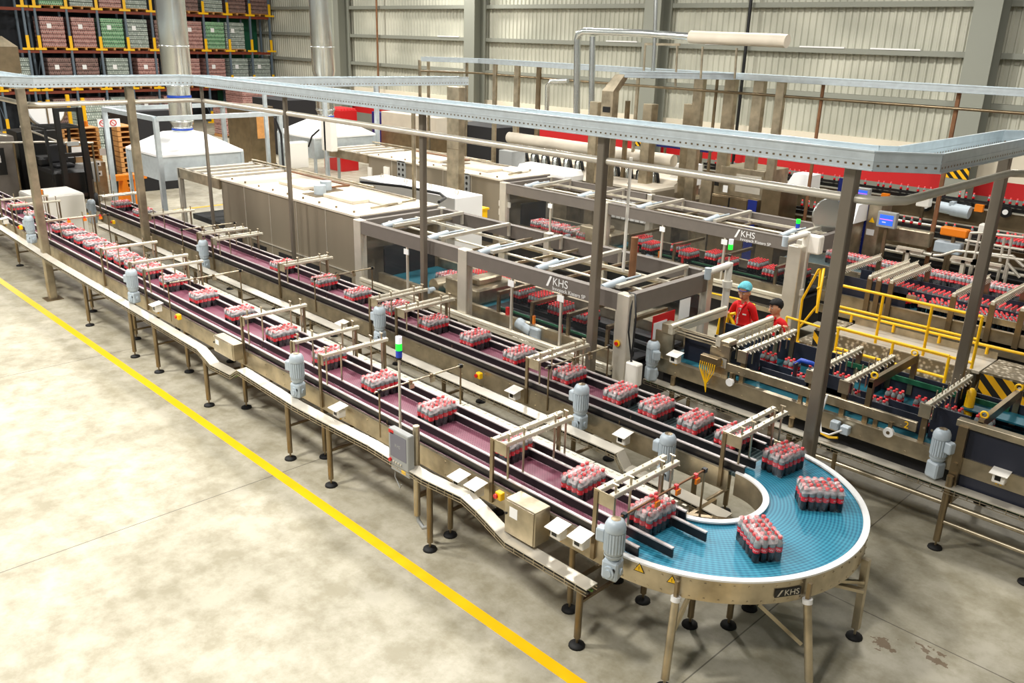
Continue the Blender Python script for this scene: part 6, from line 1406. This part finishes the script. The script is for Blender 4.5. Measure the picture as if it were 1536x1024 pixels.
# black machine and crates behind hood 1
t, y0, y1, zb, zt = pbx('dark_screen_machine', 'large black-sided machine behind the near hood frame', 'machine', 'dark', 208, 262, 166, 228, -28, 2.5)
t, y0, y1, zb, zt = pbx('dark_screen_machine', 'large black-sided machine behind the rear hood', 'machine', 'dark', 424, 478, 150, 196, -33, 2.5)
t, y0, y1, zb, zt = pbx('amber_machine', 'brown machine with amber window between the white wall box and the square post', 'machine', 'steel_dark', 376, 412, 160, 240, -27.5, 1.6)
b = B(); b.box((-27.5, y0 + .25, 1.5), (-27.49, y1 - .2, zt - .25)); b.build('amber_window', 'wood', t)
# frames of galvanised steel round the near hood
t = thing('hood_frame', 'galvanised steel frame carrying cables round the near pyramid hood', 'frame', (-21, 9, 0))
fr = [(-22.6, 8.1), (-22.6, 11.2), (-19.6, 8.1), (-19.6, 11.2)]
for x, y in fr: b = B(); b.box((x - .05, y - .05, 0), (x + .05, y + .05, 3.1)); b.build('post', 'galvanised', t)
for a, c in ((0, 1), (2, 3), (0, 2), (1, 3)): b = B(); b.bar((*fr[a], 3.08), (*fr[c], 3.08), .12, .1); b.build('beam', 'galvanised', t)
b = B(); b.tube([(-19.5, 11.0, 3.0), (-19.5, 11.15, 2.6), (-19.48, 11.15, 1.6), (-19.4, 10.9, 1.9)], .03, 6); b.build('cable', 'cable', t)
p = ax(371, 212, -19.4); b = B(); b.box((-19.5, 11.22, 1.75), (-19.25, 11.75, 2.4), 0, .02); tag(b.build('wall_box', 'white_box'), 'pale electrical box fixed on the galvanised frame right of the near hood', 'control box')
p = ay(485, 205, 13.3); b = B(); b.box((-20.7, 13.05, 1.95), (-20.2, 13.25, 2.75), 0, .02); tag(b.build('wall_box', 'white_box'), 'pale electrical box with cable standing in front of the rear hood', 'control box')
b = B(); b.tube([(-20.7, 13.0, 2.5), (-21.0, 12.95, 2.3), (-21.2, 12.95, 2.0)], .025, 6); b.build('cable', 'cable', [o for o in bpy.data.objects if o.name.startswith('wall_box')][-1])
t, y0, y1, zb, zt = pbx('crate_stack', 'stack of red crates behind the rear hood', 'crates', 'red', 510, 536, 166, 205, -28, 1.2)
for k in range(6): b = B(); y = y0 + (y1 - y0) * k / 6; b.box((-28, y, zt), (-29, y + (y1 - y0) / 12, zt + .08)); b.build('crate_rim', 'cap_red', t)
b = B(); b.box((-20.5, 11.4, .0), (-19.2, 12.2, 1.0), 0, .03); tag(b.build('cardboard_bin', 'cardboard'), 'beige bin standing between the two hoods', 'bin')
# ================================================================ PEOPLE (skinned figures, applied to plain meshes)
def skin_mesh(name, verts, edges, radii, mats, parent, sub=2, root=0, smooth=True):
    me = bpy.data.meshes.new(name + '_s'); me.from_pydata([Vector(v) for v in verts], edges, []); ob = bpy.data.objects.new(name + '_s', me); COL.objects.link(ob)
    md = ob.modifiers.new('s', 'SKIN'); md.use_smooth_shade = smooth
    for i, r in enumerate(radii):
        d = me.skin_vertices[0].data[i]; d.radius = (r, r) if isinstance(r, (int, float)) else r; d.use_root = (i == root)
    ss = ob.modifiers.new('u', 'SUBSURF'); ss.levels = sub; ss.render_levels = sub
    dg = bpy.context.evaluated_depsgraph_get(); m2 = bpy.data.meshes.new_from_object(ob.evaluated_get(dg)); m2.name = name
    COL.objects.unlink(ob); bpy.data.objects.remove(ob)
    m2.materials.clear(); m2.materials.append(MT[mats]); o = bpy.data.objects.new(name, m2); COL.objects.link(o); o.parent = parent; o['_o'] = (0, 0, 0); return o
def ball(b, c, r, mi=0, n=16, k=10, sq=(1, 1, 1), fn=None):
    vs = []; fs = []
    for i in range(k + 1):
        ph = PI * i / k
        for j in range(n):
            th = 2 * PI * j / n; v = Vector((math.sin(ph) * math.cos(th), math.sin(ph) * math.sin(th), math.cos(ph)))
            v = Vector((v.x * sq[0], v.y * sq[1], v.z * sq[2])) * r
            if fn: v = fn(v)
            vs.append(Vector(c) + v)
    for i in range(k):
        for j in range(n): fs.append((i * n + j, (i + 1) * n + j, (i + 1) * n + (j + 1) % n, i * n + (j + 1) % n))
    return b.add(vs, fs, mi, True)
def person(label, loc, rz, H, arms, head_rot, cap, lean=0.0, bust=.0, shirt_cuff=False, female=False):
    """local frame: faces -y, x to the person's left; arms = (left elbow, left wrist, right elbow, right wrist)"""
    t = thing('person', label, 'person', loc, rz=rz); t['_o'] = (0, 0, 0)
    s = H / 1.7; ln = lean
    def P(x, y, z): return (x * s, (y - ln * max(0, z - .9)) * s, z * s)
    sh = .130 if female else .155; k_ = .80 if female else .88
    le, lw, re_, rw = arms
    V = [P(0, 0, .93), P(0, 0, 1.10), P(0, -.005, 1.28), P(0, .0, 1.40), P(0, -.01, 1.47), P(0, -.02, 1.53),
         P(.09, 0, .88), P(.10, -.01, .50), P(.10, .01, .09), P(.10, -.12, .035), P(-.09, 0, .88), P(-.10, -.01, .50), P(-.10, .01, .09), P(-.10, -.12, .035),
         P(sh * .55, 0, 1.39), P(sh, 0, 1.375), P(*le), P(*lw), P(-sh * .55, 0, 1.39), P(-sh, 0, 1.375), P(*re_), P(*rw)]
    E_ = [(0, 1), (1, 2), (2, 3), (3, 4), (4, 5), (0, 6), (6, 7), (7, 8), (8, 9), (0, 10), (10, 11), (11, 12), (12, 13), (3, 14), (14, 15), (15, 16), (16, 17), (3, 18), (18, 19), (19, 20), (20, 21)]
    R = [(.12, .10), (.11, .09), (.12, .09), (.10, .075), .050, .048, .09, .058, .04, .035, .09, .058, .04, .035, .058, .050, .038, .026, .058, .050, .038, .026]
    R = [(r[0] * s, r[1] * s) if isinstance(r, tuple) else r * s for r in R]
    body = skin_mesh('body', V, E_, R, 'skin', t, 2)
    # hands: palm and five curled fingers
    for k, (el, wr) in enumerate(((16, 17), (20, 21))):
        e = Vector(V[el]); w = Vector(V[wr]); d = (w - e).normalized(); side = 1 if k == 0 else -1
        up = Vector((0, 0, 1)); lat = d.cross(up).normalized() if abs(d.dot(up)) < .95 else Vector((1, 0, 0)); nrm = lat.cross(d).normalized()
        hv = [w - d * .01, w + d * .045 * s, w + d * .085 * s]; he = [(0, 1), (1, 2)]; hr = [.022 * s, (.036 * s, .016 * s), (.036 * s, .014 * s)]
        for f in range(4):
            off = lat * (f - 1.5) * .019 * s; L_ = (.030, .036, .034, .026)[f] * s; a = w + d * .092 * s + off; base = len(hv)
            hv += [a, a + (d * .8 - nrm * .5) * L_, a + (d * .8 - nrm * .5) * L_ + (d * .1 - nrm * 1.0) * L_ * .8]; hr += [.0085 * s, .008 * s, .0065 * s]; he += [(2, base), (base, base + 1), (base + 1, base + 2)]
        a = w + d * .035 * s - lat * side * .032 * s; base = len(hv)
        hv += [a, a + (d * .7 - lat * side * .6 - nrm * .3) * .035 * s, a + (d * 1.3 - lat * side * .8 - nrm * .9) * .05 * s]; hr += [.012 * s, .010 * s, .007 * s]; he += [(1, base), (base, base + 1), (base + 1, base + 2)]
        skin_mesh('hand', hv, he, hr, 'skin', body, 1)
    # shirt follows the torso and upper arms, trousers follow the legs, shoes
    def mid(a, c, f): return tuple(Vector(V[a]) * (1 - f) + Vector(V[c]) * f)
    SV = [P(0, 0, .86), P(0, 0, .98), V[1], V[2], V[3], P(0, -.005, 1.445), V[14], V[15], mid(15, 16, .5), mid(15, 16, .92), V[18], V[19], mid(19, 20, .5), mid(19, 20, .92)]
    if bust: SV[3] = P(0, -.02, 1.28)
    SE = [(0, 1), (1, 2), (2, 3), (3, 4), (4, 5), (4, 6), (6, 7), (7, 8), (8, 9), (4, 10), (10, 11), (11, 12), (12, 13)]
    SR = [(.165 * k_, .125), (.155 * k_, .12), (.145 * k_, .11), (.160 * k_, .115 + bust), (.135 * k_, .09), .058, .070, .062, .058, .055, .070, .062, .058, .055]
    SR = [(r[0] * s, r[1] * s) if isinstance(r, tuple) else r * s for r in SR]
    shirt = skin_mesh('shirt', SV, SE, SR, 'shirt_red', t, 2, 1)
    TV = [P(0, 0, .92), V[6], V[7], mid(7, 8, .95), V[10], V[11], mid(11, 12, .95)]; skin_mesh('trousers', TV, [(0, 1), (1, 2), (2, 3), (0, 4), (4, 5), (5, 6)], [(.15 * s, .115 * s), .10 * s, .072 * s, .06 * s, .10 * s, .072 * s, .06 * s], 'trousers', t, 2)
    for x in (.1, -.1): b = B(); b.box(P(x - .045, -.19, 0), P(x + .045, .06, .085), 0, .025); b.build('shoe', 'black', t)
    # shirt details
    chest = Vector(P(0, -.135 - bust, 1.30))
    b = B(); c = Vector(P(.070, -.122 - bust, 1.27)); b.box(c - Vector((.028, .004, .008)), c + Vector((.028, .004, .010))); b.build('chest_badge', 'white', shirt)
    b = B()
    for sx in (1, -1): b.bar(P(sx * .055, -.06, 1.455), P(sx * .008, -.135 - bust * .6, 1.37), .045, .012)
    b.build('collar', 'shirt_red', shirt)
    for sx, a0, a1 in ((1, 15, 16), (-1, 19, 20)):
        if shirt_cuff: p_, q_ = Vector(mid(a0, a1, .88)), Vector(mid(a0, a1, .98)); b = B(); b.cyl(p_, q_, 0.0590 * s, 16, cap=False); b.build('sleeve_cuff', 'white', shirt)
    if female:
        b = B(); b.bar(P(-.03, -.14 - bust, 1.20), P(-.03, -.135 - bust, 1.10), .055, .006); b.build('id_card', 'white', t); b = B(); b.tube([P(.03, -.09, 1.44), P(-.03, -.145 - bust, 1.20), P(-.05, -.09, 1.44)], .004, 5); b.build('lanyard', 'white', t)
        b = B(); b.add([P(-.035, -.125, 1.40), P(.03, -.125, 1.40), P(0, -.155, 1.33)], [(0, 2, 1)]); b.build('undershirt', 'white', t)
    # head
    hd = bpy.data.objects.new('head', None); hd.empty_display_size = .05
    b = B()
    def face(v):
        z = v.z / .115; y = v.y
        if z < 0: v.x *= 1 - .28 * abs(z) ** 1.5; v.y *= 1 - .10 * abs(z)
        if v.y < 0: v.y *= .93
        if z < -.55 and y < 0: v.y -= .012
        return v
    ball(b, (0, 0, 0), .115, 0, 24, 18, (.70, .86, 1.0), face)
    b.hull([(-.009, -.094, .012), (.009, -.094, .012), (.006, -.085, .012), (-.006, -.085, .012)], [(-.016, -.092, -.028), (.016, -.092, -.028), (.016, -.08, -.028), (-.016, -.08, -.028)])
    b.add([(-.009, -.093, .014), (.009, -.093, .014), (.015, -.116, -.024), (-.015, -.116, -.024), (.018, -.088, -.032), (-.018, -.088, -.032)], [(0, 3, 2, 1), (3, 5, 4, 2), (0, 5, 3), (1, 2, 4)])
    for sx in (1, -1): ball(b, (sx * .082, .008, -.005), .03, 0, 10, 6, (.35, .7, 1))
    b.cyl((0, .015, -.07), (0, .02, -.15), .048, 14)
    Mh = Matrix.Translation(Vector(P(0, -.03, 1.60))) @ Matrix.Rotation(head_rot[2], 4, 'Z') @ Matrix.Rotation(head_rot[0], 4, 'X') @ Matrix.Rotation(head_rot[1], 4, 'Y') @ Matrix.Scale(s * 1.10, 4)
    def hb(bb, nm_, mn, par): o = bb.build(nm_, mn, None, (0, 0, 0)); o.data.transform(Mh); o.parent = par; return o
    h = hb(b, 'head', 'skin', t)
    b = B()
    for sx in (1, -1): ball(b, (sx * .031, -.0815, .018), .0115, 0, 10, 8, (1.25, .7, .75))
    hb(b, 'eye', 'white', h); b = B()
    for sx in (1, -1): ball(b, (sx * .031, -.0885, .0165), .0058, 0, 8, 6, (1, .6, 1)); b.bar((sx * .014, -.090, .040), (sx * .046, -.081, .041), .007, .007)
    hb(b, 'pupil_and_brow', 'hair', h); b = B(); ball(b, (0, -.0835, -.052), .02, 0, 10, 6, (1.2, .45, .38)); hb(b, 'mouth', 'lips', h)
    b = B()
    if cap:
        def net(v):
            if v.z < 0: v.z *= .45
            if v.y < -.05 and v.z < .045: v.y = -.055 + v.y * .25; v.z = max(v.z, .045)
            return v
        ball(b, (0, .022, .045), .118, 0, 24, 16, (.80, .98, .88), net); hb(b, 'hairnet', 'hairnet', h)
        b = B(); b.tube([(.086 * math.sin(a * PI / 10), .012 - .092 * math.cos(a * PI / 10), .058 - .02 * a / 10) for a in range(-10, 11)], .006, 6); hb(b, 'net_band', 'blue', h)
    else:
        def hr_(v):
            if v.y < -.02 and v.z < .02: v.y = max(v.y, -.02) ; v.x *= .98
            v.x *= 1 + .05 * math.sin(v.z * 200 + v.y * 130); v.z += .006 * math.sin(v.x * 160 + v.y * 90)
            return v
        ball(b, (0, .018, .04), .118, 0, 28, 18, (.78, .95, .85), hr_)
        for k in range(9): b.add([(-.06 + k * .014, -.085, .085), (-.045 + k * .014, -.085, .085), (-.055 + k * .014, -.10, .048)], [(0, 1, 2), (2, 1, 0)])
        hb(b, 'hair', 'hair', h)
    return t
person('person in red shirt and blue-green hairnet looking down, one hand on the yellow trestle', (-6.25, 11.15, 0), .15, 1.64, ((.20, .03, 1.12), (.17, -.14, .98), (-.24, .03, 1.13), (-.20, -.13, 1.23)), (.32, 0, -.12), True, .10, .02, True, True)
person('person with short black hair in red shirt holding the yellow rail beside the hairnet wearer', (-5.72, 11.18, 0), -.25, 1.50, ((.26, .06, 1.16), (.33, -.10, 1.34), (-.24, .0, 1.12), (-.15, -.2, 1.0)), (.16, 0, -.22), False, .08)
# ---------------------------------------------------------------- tidy helper properties
for o in bpy.data.objects:
    if '_o' in o: del o['_o']
